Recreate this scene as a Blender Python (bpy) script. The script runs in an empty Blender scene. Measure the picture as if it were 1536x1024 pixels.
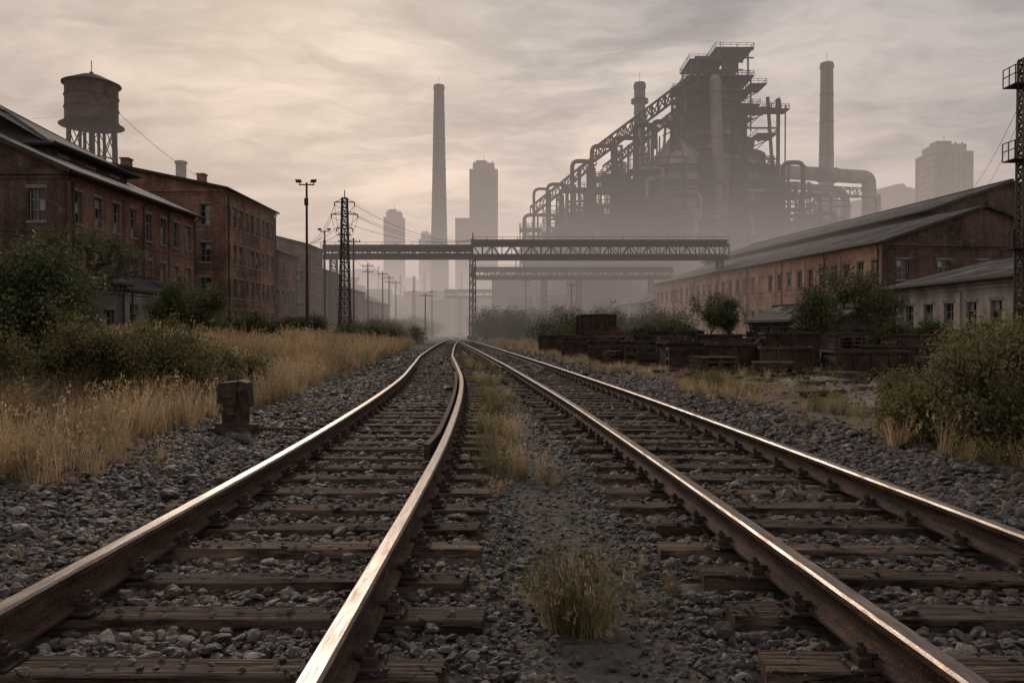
import bpy, math, random
import numpy as np
from mathutils import Vector, noise
random.seed(7); rng=np.random.default_rng(7)
scene=bpy.context.scene
R=random.uniform

# ---------------------------------------------------------------- materials
class NT:
    def __init__(s,name):
        s.m=bpy.data.materials.new(name); s.m.use_nodes=True
        s.t=s.m.node_tree; s.t.nodes.clear()
        s.out=s.n('ShaderNodeOutputMaterial')
    def n(s,ty,**k):
        nd=s.t.nodes.new(ty)
        for a,b in k.items(): setattr(nd,a,b)
        return nd
    def l(s,a,b): s.t.links.new(a,b)
    def noise(s,vec,scale,detail=5,rough=.6):
        nd=s.n('ShaderNodeTexNoise'); nd.inputs['Scale'].default_value=scale
        nd.inputs['Detail'].default_value=min(detail,5); nd.inputs['Roughness'].default_value=rough
        if vec is not None: s.l(vec,nd.inputs['Vector'])
        return nd.outputs['Fac']
    def ramp(s,fac,stops):
        nd=s.n('ShaderNodeValToRGB'); e=nd.color_ramp.elements
        while len(e)<len(stops): e.new(.5)
        for i,(p,c) in enumerate(stops):
            e[i].position=p; e[i].color=(c,c,c,1) if not isinstance(c,tuple) else (*c,1)
        s.l(fac,nd.inputs[0]); return nd.outputs[0]
    def mix(s,f,a,b,mode='MIX'):
        nd=s.n('ShaderNodeMix',data_type='RGBA',blend_type=mode)
        for v,i in ((f,0),(a,6),(b,7)):
            if isinstance(v,(int,float)): nd.inputs[i].default_value=v
            elif isinstance(v,tuple): nd.inputs[i].default_value=(*v,1)
            else: s.l(v,nd.inputs[i])
        return nd.outputs[2]
    def math(s,op,a,b=0.0,clamp=False):
        nd=s.n('ShaderNodeMath',operation=op); nd.use_clamp=clamp
        for v,i in ((a,0),(b,1)):
            if isinstance(v,(int,float)): nd.inputs[i].default_value=v
            else: s.l(v,nd.inputs[i])
        return nd.outputs[0]
    def mapping(s,vec,sc=(1,1,1),rot=(0,0,0)):
        nd=s.n('ShaderNodeMapping'); nd.inputs['Scale'].default_value=sc; nd.inputs['Rotation'].default_value=rot
        s.l(vec,nd.inputs[0]); return nd.outputs[0]
    def pos(s): return s.n('ShaderNodeNewGeometry').outputs['Position']
    def uv(s): return s.n('ShaderNodeUVMap').outputs[0]
    def bump(s,h,st,dist=.02,normal=None):
        nd=s.n('ShaderNodeBump'); nd.inputs['Strength'].default_value=st; nd.inputs['Distance'].default_value=dist
        s.l(h,nd.inputs['Height'])
        if normal: s.l(normal,nd.inputs['Normal'])
        return nd.outputs[0]
    def bsdf(s,col,rough=.8,metal=0,normal=None,spec=.3):
        nd=s.n('ShaderNodeBsdfPrincipled')
        for v,i in ((col,'Base Color'),(rough,'Roughness'),(metal,'Metallic'),(spec,'Specular IOR Level')):
            if isinstance(v,(int,float)): nd.inputs[i].default_value=v
            elif isinstance(v,tuple): nd.inputs[i].default_value=(*v,1)
            else: s.l(v,nd.inputs[i])
        if normal: s.l(normal,nd.inputs['Normal'])
        s.l(nd.outputs[0],s.out.inputs[0]); return nd

def simple(name,c1,c2,scale=2,rough=.8,metal=0,bump=.3,bd=.02,spec=.3,stretch=(1,1,1),lo=.35,hi=.65):
    t=NT(name); v=t.mapping(t.pos(),stretch)
    f=t.noise(v,scale,8,.65); r=t.ramp(f,[(lo,0.0),(hi,1.0)])
    c=t.mix(r,c1,c2)
    nrm=t.bump(t.noise(v,scale*6,3),bump,bd) if bump else None
    t.bsdf(c,rough,metal,nrm,spec); return t.m

def brick(name,c1,c2,mortar,dark=.35,soot=.45):
    t=NT(name); uv=t.uv(); p=t.pos()
    b=t.n('ShaderNodeTexBrick'); t.l(uv,b.inputs['Vector'])
    b.inputs['Scale'].default_value=1; b.inputs['Brick Width'].default_value=.26; b.inputs['Row Height'].default_value=.085
    b.inputs['Mortar Size'].default_value=.012; b.inputs['Mortar Smooth'].default_value=.3
    b.inputs['Color1'].default_value=(*c1,1); b.inputs['Color2'].default_value=(*c2,1); b.inputs['Mortar'].default_value=(*mortar,1)
    patch=t.ramp(t.noise(p,.35,7,.7),[(.35,dark),(.62,1.15)])
    c=t.mix(1.0,b.outputs[0],patch,'MULTIPLY')
    st=t.ramp(t.noise(t.mapping(uv,(1.6,.13,1)),1.0,6,.7),[(.36,soot),(.6,1.0)])
    c=t.mix(.85,c,st,'MULTIPLY')
    fine=t.ramp(t.noise(uv,5.0,5,.75),[(.3,.5),(.7,1.4)])
    c=t.mix(.8,c,fine,'MULTIPLY')
    bl=t.ramp(t.noise(p,1.1,8,.75),[(.57,0.0),(.72,.45)])
    c=t.mix(bl,c,(.31,.26,.225))
    nrm=t.bump(b.outputs[1],.5,.01)
    t.bsdf(c,.9,0,nrm,.15); return t.m

def corr(name,c1,c2,rust,per=.25,rustlo=.5,rough=.6):
    t=NT(name); uv=t.uv()
    w=t.n('ShaderNodeTexWave',wave_type='BANDS',bands_direction='X'); t.l(uv,w.inputs[0]); w.inputs['Scale'].default_value=1/per*.314
    c=t.mix(t.noise(t.mapping(uv,(1.2,.25,1)),1.2,7,.7),c1,c2)
    rf=t.ramp(t.noise(t.mapping(uv,(1,.3,1)),.8,8,.72),[(rustlo,0.0),(rustlo+.14,1.0)])
    c=t.mix(rf,c,rust)
    c=t.mix(.35,c,w.outputs[0],'MULTIPLY')
    nrm=t.bump(w.outputs[1],.6,.04)
    t.bsdf(c,rough,.0,nrm,.3); return t.m

M={}
M['brick_a']=brick('brick_dark_red',(.37,.18,.125),(.24,.12,.088),(.25,.205,.17),.45,.5)
M['brick_b']=brick('brick_brown',(.42,.215,.145),(.28,.145,.10),(.27,.22,.18),.48,.5)
M['brick_c']=brick('brick_orange',(.68,.37,.245),(.50,.27,.18),(.45,.37,.31),.65,.62)
M['brick_d']=brick('brick_sooty',(.17,.10,.078),(.115,.072,.058),(.14,.118,.10),.5)
M['slate']=corr('roof_slate',(.045,.042,.041),(.095,.09,.086),(.045,.028,.022),.3,.5,.8)
M['tin']=corr('roof_tin',(.13,.125,.12),(.21,.20,.19),(.08,.05,.035),.25,.5,.75)
M['tindark']=corr('roof_tin_dark',(.055,.051,.05),(.105,.10,.094),(.05,.034,.027),.25,.48,.75)
M['plaster']=simple('stained_plaster',(.16,.135,.12),(.42,.38,.34),.6,.9,stretch=(1,1,.35))
M['glass']=simple('window_glass',(.012,.013,.015),(.05,.052,.056),.5,.15,0,0,.01,.5)
M['glassp']=simple('window_pale_pane',(.22,.22,.23),(.40,.40,.41),1.2,.3,0,0,.01,.5)
M['frame']=simple('window_frame_paint',(.15,.14,.13),(.34,.32,.29),3,.8,bump=0)
M['stone']=simple('stone_trim',(.15,.12,.105),(.28,.235,.195),2,.9)
M['trim']=simple('dark_timber_trim',(.03,.024,.02),(.06,.05,.043),2,.85,bump=0)
M['iron']=simple('weathered_iron',(.022,.02,.02),(.07,.05,.04),1.2,.75,.2,bump=0)
M['rust']=simple('rusted_steel',(.035,.024,.019),(.13,.075,.05),1.0,.85,.1,.4)
M['rust2']=simple('rusted_plate',(.022,.017,.015),(.075,.049,.038),2.5,.85,.1,.5)
M['casing']=simple('signal_casing_rust',(.02,.016,.014),(.10,.062,.045),6,.8,.1,.9,.01)
M['steelfar']=simple('furnace_steel',(.018,.018,.02),(.065,.055,.05),.16,.75,.1,0,.1)
M['steelpale']=simple('furnace_shell',(.065,.062,.06),(.23,.205,.19),.13,.8,.0,.3,.1,stretch=(1,1,.22),lo=.4,hi=.6)
M['chim']=simple('chimney_brick',(.10,.085,.08),(.17,.145,.135),.1,.9,stretch=(1,1,.25))
M['conc']=simple('concrete',(.14,.135,.13),(.24,.225,.215),.2,.9)
M['concd']=simple('concrete_dark',(.07,.068,.068),(.13,.12,.115),.1,.9)
M['stonemass']=simple('ore_heap_earth',(.05,.038,.032),(.14,.10,.078),.2,.95)
M['bark']=simple('bark',(.04,.031,.025),(.10,.078,.06),8,.9)
M['wire']=simple('cable',(.02,.02,.02),(.03,.03,.03),1,.7,bump=0)

def sleeper_mat():
    t=NT('sleeper_timber'); p=t.pos(); g=t.n('ShaderNodeNewGeometry')
    a=t.noise(t.mapping(p,(.9,14,6)),2.2,7,.7); c=t.mix(t.ramp(a,[(.34,0.0),(.66,1.0)]),(.048,.031,.023),(.23,.155,.112))
    isl=t.ramp(g.outputs['Random Per Island'],[(0,.55),(1,1.3)])
    c=t.mix(1,c,isl,'MULTIPLY')
    crack=t.ramp(t.noise(t.mapping(p,(.8,30,9)),2.5,4,.6),[(.40,.12),(.47,1.0)])
    c=t.mix(.85,c,crack,'MULTIPLY')
    grey=t.ramp(t.noise(p,5,5,.7),[(.5,0.0),(.72,.6)])
    c=t.mix(grey,c,(.18,.15,.125))
    c=t.mix(t.ramp(t.noise(p,2.5,5),[(.45,0.0),(.68,.7)]),c,(.045,.035,.028))
    h=t.math('ADD',t.math('MULTIPLY',crack,.8),a)
    t.bsdf(c,.9,0,t.bump(h,1.0,.02),.2); return t.m
M['sleeper']=sleeper_mat()
def rail_mat(top):
    t=NT('rail_head_worn' if top else 'rail_side_rust'); p=t.pos()
    f=t.noise(t.mapping(p,(6,.9,6)),4,5,.75)
    pit=t.noise(p,55,4,.7)
    if top:
        c=t.mix(t.ramp(f,[(.35,0.0),(.65,1.0)]),(.11,.078,.062),(.30,.24,.20))
        c=t.mix(t.ramp(pit,[(.3,.6),(.42,0.0)]),c,(.05,.034,.026))
        r=t.ramp(t.noise(t.mapping(p,(14,.8,5)),3,5,.7),[(.3,.27),(.7,.55)])
        t.bsdf(c,r,.7,t.bump(pit,.2,.003),.5)
    else:
        c=t.mix(t.ramp(f,[(.38,0.0),(.62,1.0)]),(.03,.02,.015),(.12,.07,.047))
        c=t.mix(t.ramp(pit,[(.5,0.0),(.65,.7)]),c,(.17,.10,.065))
        c=t.mix(t.ramp(t.noise(t.mapping(p,(1,1,5)),3,4),[(.45,0.0),(.62,.6)]),c,(.022,.017,.014))
        t.bsdf(c,.85,.0,t.bump(pit,.7,.006),.2)
    return t.m
M['railtop']=rail_mat(True); M['railside']=rail_mat(False)
def stone_mat():
    t=NT('ballast_stone'); oi=t.n('ShaderNodeObjectInfo').outputs['Random']
    c=t.ramp(oi,[(0,(.035,.029,.026)),(.35,(.084,.070,.062)),(.6,(.125,.101,.087)),(.78,(.095,.062,.048)),(.92,(.20,.17,.148)),(1,(.31,.275,.24))])
    tc=t.n('ShaderNodeTexCoord').outputs['Object']
    c=t.mix(.6,c,t.ramp(t.noise(tc,2.5,4),[(.3,.45),(.7,1.45)]),'MULTIPLY')
    c=t.mix(1,c,t.ramp(t.noise(t.pos(),.7,3,.6),[(.35,.65),(.65,1.2)]),'MULTIPLY')
    t.bsdf(c,.65,0,t.bump(t.noise(tc,5,3),.5,.05),.4); return t.m
M['stonei']=stone_mat()
def leafy(name,stops,trans=.3,rough=.6):
    t=NT(name); oi=t.n('ShaderNodeObjectInfo').outputs['Random']; g=t.n('ShaderNodeNewGeometry').outputs['Random Per Island']
    f=t.math('ADD',t.math('MULTIPLY',oi,.55),t.math('MULTIPLY',g,.45))
    c=t.ramp(f,stops)
    pn=t.ramp(t.noise(t.pos(),.55,2),[(.35,.6),(.65,1.3)])
    c=t.mix(1,c,pn,'MULTIPLY')
    b=t.bsdf(c,rough,0,None,.25)
    tr=t.n('ShaderNodeBsdfTranslucent'); t.l(c,tr.inputs[0])
    ms=t.n('ShaderNodeMixShader'); ms.inputs[0].default_value=trans
    t.l(b.outputs[0],ms.inputs[1]); t.l(tr.outputs[0],ms.inputs[2]); t.l(ms.outputs[0],t.out.inputs[0])
    return t.m
M['leafg']=leafy('leaf_dark_green',[(0,(.035,.044,.02)),(.5,(.08,.095,.04)),(.85,(.135,.14,.058)),(1,(.22,.17,.07))])
M['leafy']=leafy('leaf_olive_autumn',[(0,(.075,.075,.03)),(.45,(.165,.155,.062)),(.8,(.28,.23,.10)),(1,(.36,.21,.09))],.35)
M['grassd']=leafy('dry_grass',[(0,(.28,.185,.10)),(.5,(.52,.375,.22)),(.85,(.68,.52,.33)),(1,(.28,.22,.09))],.35,.7)
M['grassg']=leafy('green_dry_grass',[(0,(.10,.105,.04)),(.5,(.20,.185,.078)),(1,(.46,.36,.19))],.35,.7)

# ---------------------------------------------------------------- mesh builder
class B:
    def __init__(s): s.v=[]; s.f=[]; s.m=[]; s.cur=0
    def face(s,pts,m=None):
        i=len(s.v); s.v.extend([tuple(p) for p in pts]); s.f.append(tuple(range(i,i+len(pts)))); s.m.append(s.cur if m is None else m)
    def hexa(s,lo,hi,m=None):
        i=len(s.v); s.v.extend([tuple(p) for p in lo]); s.v.extend([tuple(p) for p in hi]); n=len(lo)
        mm=s.cur if m is None else m
        s.f.append(tuple(i+k for k in reversed(range(n)))); s.f.append(tuple(i+n+k for k in range(n)))
        for k in range(n): s.f.append((i+k,i+(k+1)%n,i+n+(k+1)%n,i+n+k))
        s.m.extend([mm]*(n+2))
    def box(s,c,d,rz=0,m=None):
        x,y,z=c; a,b,h=d[0]/2,d[1]/2,d[2]/2; co,si=math.cos(rz),math.sin(rz)
        P=[(x+u*co-v*si,y+u*si+v*co) for u,v in((-a,-b),(a,-b),(a,b),(-a,b))]
        s.hexa([(p[0],p[1],z-h) for p in P],[(p[0],p[1],z+h) for p in P],m)
    def tube(s,p,q,r0,r1=None,n=6,m=None,cap=True):
        s.poly([p,q],[r0,r0 if r1 is None else r1],n,m,cap)
    def beam(s,p,q,w,m=None): s.poly([p,q],[w*.7,w*.7],4,m,False)
    def poly(s,pts,rad,n=8,m=None,cap=True):
        mm=s.cur if m is None else m
        pts=[Vector(p) for p in pts]
        if not isinstance(rad,(list,tuple)): rad=[rad]*len(pts)
        base=len(s.v); prev=None
        for i,p in enumerate(pts):
            d=(pts[min(i+1,len(pts)-1)]-pts[max(i-1,0)])
            if d.length<1e-9: d=Vector((0,0,1))
            d.normalize()
            if prev is None:
                a=Vector((0,0,1)) if abs(d.z)<.9 else Vector((1,0,0))
                u=d.cross(a).normalized()
            else:
                u=(prev-d*prev.dot(d)); u.normalize()
            prev=u; w=d.cross(u)
            off=math.pi/4 if n==4 else 0
            for k in range(n):
                an=2*math.pi*k/n+off
                s.v.append(tuple(p+(u*math.cos(an)+w*math.sin(an))*rad[i]))
        for i in range(len(pts)-1):
            for k in range(n):
                a=base+i*n+k; b=base+i*n+(k+1)%n
                s.f.append((a,b,b+n,a+n)); s.m.append(mm)
        if cap:
            s.f.append(tuple(base+k for k in reversed(range(n)))); s.f.append(tuple(base+(len(pts)-1)*n+k for k in range(n))); s.m+= [mm,mm]
    def revolve(s,c,prof,n=24,m=None):
        mm=s.cur if m is None else m; base=len(s.v)
        for r,z in prof:
            for k in range(n):
                a=2*math.pi*k/n; s.v.append((c[0]+r*math.cos(a),c[1]+r*math.sin(a),z))
        for i in range(len(prof)-1):
            for k in range(n):
                a=base+i*n+k; b=base+i*n+(k+1)%n
                s.f.append((a,b,b+n,a+n)); s.m.append(mm)
        s.f.append(tuple(base+k for k in reversed(range(n)))); s.f.append(tuple(base+(len(prof)-1)*n+k for k in range(n))); s.m+=[mm,mm]
    def slab(s,pts,t,m=None):
        p=[Vector(a) for a in pts]; nrm=(p[1]-p[0]).cross(p[2]-p[0]).normalized()
        if nrm.z<0: p.reverse(); nrm=-nrm
        s.hexa([a-nrm*t for a in p],p,m)
    def done(s,name,mats,parent=None,smooth=False,bevel=0):
        me=bpy.data.meshes.new(name); me.from_pydata(s.v,[],s.f); me.update()
        for k in mats: me.materials.append(M[k])
        me.polygons.foreach_set('material_index',s.m)
        nl=len(me.loops); np_=len(me.polygons)
        co=np.empty(len(s.v)*3); me.vertices.foreach_get('co',co); co=co.reshape(-1,3)
        li=np.empty(nl,dtype=np.int32); me.loops.foreach_get('vertex_index',li)
        nr=np.empty(np_*3); me.polygons.foreach_get('normal',nr); nr=nr.reshape(-1,3)
        tot=np.empty(np_,dtype=np.int32); me.polygons.foreach_get('loop_total',tot)
        N=np.repeat(nr,tot,axis=0); P=co[li]
        T=np.stack([-N[:,1],N[:,0],np.zeros(nl)],1); ln=np.linalg.norm(T,axis=1); fl=ln<.05
        T[fl]=(1,0,0); T/=np.linalg.norm(T,axis=1)[:,None]; Bt=np.cross(N,T)
        uv=np.stack([(P*T).sum(1),(P*Bt).sum(1)],1)
        l=me.uv_layers.new(name='UVMap'); l.data.foreach_set('uv',uv.ravel().astype(np.float32))
        if smooth: me.polygons.foreach_set('use_smooth',[True]*np_)
        o=bpy.data.objects.new(name,me); scene.collection.objects.link(o)
        if parent: o.parent=parent
        if bevel:
            md=o.modifiers.new('bevel','BEVEL'); md.width=bevel; md.segments=2; md.limit_method='ANGLE'
        return o
def empty(name,loc=(0,0,0)):
    o=bpy.data.objects.new(name,None); scene.collection.objects.link(o); return o

# structural helpers
def lattice(b,x,y,z0,z1,w0,w1,r,pan,m=None):
    def c(z,i):
        t=(z-z0)/(z1-z0); w=(w0+(w1-w0)*t)/2
        return (x+(-w,w,w,-w)[i],y+(-w,-w,w,w)[i],z)
    for i in range(4): b.beam(c(z0,i),c(z1,i),r*1.3,m)
    for k in range(pan):
        a=z0+(z1-z0)*k/pan; d=z0+(z1-z0)*(k+1)/pan
        for i in range(4):
            j=(i+1)%4
            b.beam(c(d,i),c(d,j),r,m); b.beam(c(a,i),c(d,j),r*.8,m); b.beam(c(a,j),c(d,i),r*.8,m)
def truss(b,p,q,h,w,r,n,m=None,deck=True):
    p=Vector(p); q=Vector(q); d=q-p; s=Vector((-d.y,d.x,0)).normalized()*w/2; up=Vector((0,0,h))
    for sg in (-1,1):
        for k in range(n):
            a=p+d*k/n+s*sg; c=p+d*(k+1)/n+s*sg
            b.beam(a,c,r*1.4,m); b.beam(a+up,c+up,r*1.4,m); b.beam(a,a+up,r*.9,m)
            if k%2: b.beam(a,c+up,r*.9,m)
            else: b.beam(a+up,c,r*.9,m)
        b.beam(q+s*sg,q+s*sg+up,r,m)
    for k in range(n+1):
        a=p+d*k/n; b.beam(a-s,a+s,r,m); b.beam(a-s+up,a+s+up,r,m)
    if deck: b.slab([p-s,q-s,q+s,p+s],.12,m)
def rail_hand(b,p,q,m=None,h=1.1,r=.05,sp=1.6):
    p=Vector(p);q=Vector(q);n=max(1,int((q-p).length/sp))
    for k in range(n+1):
        a=p+(q-p)*k/n; b.beam(a,a+Vector((0,0,h)),r,m)
    for z in (h,h*.55): b.beam(p+Vector((0,0,z)),q+Vector((0,0,z)),r,m)
def platform(b,x0,x1,y0,y1,z,m=None,r=.09):
    b.box(((x0+x1)/2,(y0+y1)/2,z-.15),(x1-x0,y1-y0,.3),0,m)
    rail_hand(b,(x0,y0,z),(x1,y0,z),m,1.2,r,2); rail_hand(b,(x0,y1,z),(x1,y1,z),m,1.2,r,2)
    rail_hand(b,(x0,y0,z),(x0,y1,z),m,1.2,r,2); rail_hand(b,(x1,y0,z),(x1,y1,z),m,1.2,r,2)
def scaffold(b,x0,x1,y0,y1,z0,z1,st=4.5,bay=4.5,r=.28,pf=.6,m=None,pb=.1):
    nx=max(1,round((x1-x0)/bay)); nz=max(1,round((z1-z0)/st))
    xs=[x0+(x1-x0)*i/nx for i in range(nx+1)]; zs=[z0+(z1-z0)*i/nz for i in range(nz+1)]
    for x in xs:
        for y in (y0,y1): b.beam((x,y,z0),(x,y,z1+(1.2 if random.random()<.5 else 0)),r,m)
    for z in zs[1:]:
        for y in (y0,y1): b.beam((x0,y,z),(x1,y,z),r,m)
        for x in xs: b.beam((x,y0,z),(x,y1,z),r*.8,m)
        if random.random()<pf: platform(b,x0-R(0,1),x1+R(0,1),y0-R(0,1.2),y1,z,m)
    for i in range(nx):
        for k in range(nz):
            if random.random()<.45:
                a,c=(xs[i],xs[i+1]) if random.random()<.5 else (xs[i+1],xs[i])
                b.beam((a,y0,zs[k]),(c,y0,zs[k+1]),r*.6,m)
            if random.random()<pb: b.box(((xs[i]+xs[i+1])/2,y1-.5,(zs[k]+zs[k+1])/2),((xs[i+1]-xs[i])*R(.5,.95),.8,(zs[k+1]-zs[k])*R(.5,.95)),0,m)
def bend(pts,rad,n=6):
    pts=[Vector(p) for p in pts]; o=[pts[0]]
    for i in range(1,len(pts)-1):
        a=(pts[i-1]-pts[i]); c=(pts[i+1]-pts[i]); k=min(rad,a.length*.45,c.length*.45)
        A=pts[i]+a.normalized()*k; C=pts[i]+c.normalized()*k
        for t in range(n+1):
            u=t/n; o.append(A*(1-u)**2+pts[i]*2*u*(1-u)+C*u*u)
    o.append(pts[-1]); return o
def pipe(b,pts,r,rad=3,n=10,m=None,flange=True):
    q=bend(pts,rad); b.poly(q,r,n,m)
    if flange:
        for i in range(len(pts)-1):
            a=Vector(pts[i]); c=Vector(pts[i+1]); L=(c-a).length; d=(c-a).normalized()
            k=4
            while k<L-3:
                b.tube(a+d*k,a+d*(k+.25),r*1.15,None,n,m); k+=6

# ---------------------------------------------------------------- track alignment + terrain
YS=np.arange(-10,420,.5)
def smooth_curve(pts,win=17):
    a=np.interp(YS,[p[0] for p in pts],[p[1] for p in pts])
    k=np.hanning(win+2)[1:-1]; k/=k.sum()
    ap=np.concatenate([a[0]+(a[0]-a[1:win+1][::-1]),a,a[-1]+(a[-1]-a[-win-1:-1][::-1])])
    return np.convolve(ap,k,'same')[win:-win]
CL=smooth_curve([(-10,-1.45),(8,-1.45),(14,-1.66),(20,-2.0),(28,-2.7),(38,-3.6),(55,-4.75),(72,-5.8),(110,-7.7),(420,-38)])
CR=smooth_curve([(-10,2.95),(5,2.22),(8,2.06),(14,1.68),(27,.6),(50,-1.5),(72,-3.6),(110,-7.5),(150,-11.8),(420,-38)])
cl=lambda y: float(np.interp(y,YS,CL)); cr=lambda y: float(np.interp(y,YS,CR))
SH=(CL+CR)/2-.43
sh=lambda y: np.interp(y,YS,SH)
def sstep(a,b,x):
    t=np.clip((x-a)/(b-a),0,1); return t*t*(3-2*t)
def gh(x,y):
    xp=x-sh(y)
    h=sstep(4.6,9.5,-xp)*.45+sstep(9,25,-xp)*.35+sstep(5.0,8,xp)*.08
    amt=np.maximum(sstep(4.4,6,-xp),sstep(4.8,6.5,xp))
    h=h+amt*(.07*np.sin(x*.9+y*.31)*np.sin(y*.7-x*.2)+.05*np.sin(x*2.3-y*1.1))
    h=h-.05*np.exp(-((xp-.35)/.5)**2)
    return h
ys=np.concatenate([np.arange(-30,0,3),np.arange(0,40,.3),np.arange(40,130,1.5),np.arange(130,400,12),np.array([450,600,900,1500,2500,4000])])
xr=np.concatenate([np.arange(0,14,.3),np.arange(14,50,1.5),np.arange(50,140,10),np.array([160,220,400,900,2000,4000])])
xs=np.concatenate([-xr[::-1][:-1],xr])
X,Y=np.meshgrid(xs,ys); Z=gh(X,Y)
nx,ny=len(xs),len(ys)
me=bpy.data.meshes.new('ground'); verts=np.stack([X.ravel(),Y.ravel(),Z.ravel()],1)
idx=np.arange(nx*ny).reshape(ny,nx)
faces=np.stack([idx[:-1,:-1].ravel(),idx[:-1,1:].ravel(),idx[1:,1:].ravel(),idx[1:,:-1].ravel()],1)
me.from_pydata(verts.tolist(),[],faces.tolist()); me.update()
XP=X-sh(Y)
ball=(1-sstep(4.2,5.0,-XP))*(1-sstep(4.7,5.5,XP))
path=np.exp(-((XP-.45)/.55)**2)
yard=sstep(6.5,8,XP)*(1-sstep(14,20,XP))*sstep(10,14,Y)
col=np.stack([ball,path,yard,np.ones_like(ball)],-1).reshape(-1,4).astype(np.float32)
ca=me.color_attributes.new('zone','FLOAT_COLOR','POINT'); ca.data.foreach_set('color',col.ravel())
me.polygons.foreach_set('use_smooth',[True]*len(me.polygons))
g=bpy.data.objects.new('ground',me); scene.collection.objects.link(g)
t=NT('ground_soil_and_ballast'); p=t.pos(); va=t.n('ShaderNodeVertexColor',layer_name='zone'); sp=t.n('ShaderNodeSeparateColor'); t.l(va.outputs[0],sp.inputs[0])
vor=t.n('ShaderNodeTexVoronoi'); vor.inputs['Scale'].default_value=17; t.l(p,vor.inputs['Vector'])
vsep=t.n('ShaderNodeSeparateColor'); t.l(vor.outputs['Color'],vsep.inputs[0])
bc=t.ramp(vsep.outputs[0],[(0,(.03,.026,.023)),(.6,(.08,.068,.059)),(1,(.15,.13,.115))])
soil=t.mix(t.ramp(t.noise(p,.8,8,.7),[(.35,0.0),(.65,1.0)]),(.085,.064,.045),(.21,.16,.11))
nz=t.noise(p,1.3,7,.7)
def noisy(f,amt=.9):
    return t.ramp(t.math('ADD',f,t.math('MULTIPLY',t.math('SUBTRACT',nz,.5),amt)),[(.42,0.0),(.58,1.0)])
c=t.mix(noisy(sp.outputs[0]),soil,bc)
dust=t.mix(t.ramp(t.noise(p,6,8,.75),[(.35,0.0),(.65,1.0)]),(.05,.043,.037),(.15,.13,.113))
c=t.mix(noisy(sp.outputs[1]),c,dust)
yc=t.mix(t.ramp(t.noise(p,.5,8,.7),[(.35,0.0),(.65,1.0)]),(.13,.115,.10),(.28,.255,.23))
c=t.mix(noisy(sp.outputs[2]),c,yc)
hb=t.math('ADD',t.math('MULTIPLY',vor.outputs['Distance'],-1.2),t.noise(p,25,6,.7))
t.bsdf(c,.92,0,t.bump(hb,.8,.03),.2)
me.materials.append(t.m)

# ---------------------------------------------------------------- instancing
def scatter(name,P,Rt,S,I,coll,parent=None):
    n=len(P); me=bpy.data.meshes.new(name); me.vertices.add(n)
    me.vertices.foreach_set('co',np.asarray(P,dtype=np.float32).ravel())
    a=me.attributes.new('rot','FLOAT_VECTOR','POINT'); a.data.foreach_set('vector',np.asarray(Rt,dtype=np.float32).ravel())
    a=me.attributes.new('scl','FLOAT_VECTOR','POINT'); a.data.foreach_set('vector',np.asarray(S,dtype=np.float32).ravel())
    a=me.attributes.new('idx','INT','POINT'); a.data.foreach_set('value',np.asarray(I,dtype=np.int32))
    o=bpy.data.objects.new(name,me); scene.collection.objects.link(o)
    if parent: o.parent=parent
    ng=bpy.data.node_groups.new(name+'_gn','GeometryNodeTree')
    ng.interface.new_socket('Geometry',in_out='INPUT',socket_type='NodeSocketGeometry')
    ng.interface.new_socket('Geometry',in_out='OUTPUT',socket_type='NodeSocketGeometry')
    N=ng.nodes; L=ng.links
    gi=N.new('NodeGroupInput'); go=N.new('NodeGroupOutput'); ip=N.new('GeometryNodeInstanceOnPoints'); ci=N.new('GeometryNodeCollectionInfo')
    ci.inputs['Collection'].default_value=coll; ci.inputs['Separate Children'].default_value=True; ci.inputs['Reset Children'].default_value=True
    def at(nm,ty):
        q=N.new('GeometryNodeInputNamedAttribute'); q.data_type=ty; q.inputs['Name'].default_value=nm; return q.outputs['Attribute']
    er=N.new('FunctionNodeEulerToRotation'); L.new(at('rot','FLOAT_VECTOR'),er.inputs[0])
    L.new(gi.outputs[0],ip.inputs['Points']); L.new(ci.outputs[0],ip.inputs['Instance']); ip.inputs['Pick Instance'].default_value=True
    L.new(at('idx','INT'),ip.inputs['Instance Index']); L.new(er.outputs[0],ip.inputs['Rotation']); L.new(at('scl','FLOAT_VECTOR'),ip.inputs['Scale'])
    L.new(ip.outputs[0],go.inputs[0])
    md=o.modifiers.new('scatter','NODES'); md.node_group=ng
    return o
def collect(name,meshes):
    c=bpy.data.collections.new(name)
    for i,m in enumerate(meshes):
        o=bpy.data.objects.new('%s_%d'%(name,i),m); c.objects.link(o)
    return c
def rawmesh(name,v,f,mat,smooth=False):
    me=bpy.data.meshes.new(name); me.from_pydata(v,[],f); me.materials.append(M[mat]); me.update()
    if smooth: me.polygons.foreach_set('use_smooth',[True]*len(me.polygons))
    return me
import bmesh
stones=[]
for k in range(8):
    bm=bmesh.new(); bmesh.ops.create_icosphere(bm,subdivisions=2,radius=.5)
    for v in bm.verts:
        n1=noise.noise(v.co*2.2+Vector((k*7,0,0))); n2=noise.noise(v.co*5+Vector((0,k*5,0)))
        v.co*=1+.45*n1+.12*n2
    for q in range(5):
        d=Vector((R(-1,1),R(-1,1),R(-1,1))).normalized(); lim=R(.3,.42)
        for v in bm.verts:
            e=v.co.dot(d)
            if e>lim: v.co-=d*(e-lim)
    for v in bm.verts: v.co.z*=.7; v.co.x*=1.15
    m=bpy.data.meshes.new('stone'); bm.to_mesh(m); bm.free(); m.materials.append(M['stonei']); stones.append(m)
stone_c=collect('ballast_stones',stones)
SLEEP_Y=[]
y=.9
while y<125: SLEEP_Y.append(y+R(-.035,.035)); y+=.6
SY=np.array(SLEEP_Y)
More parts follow.
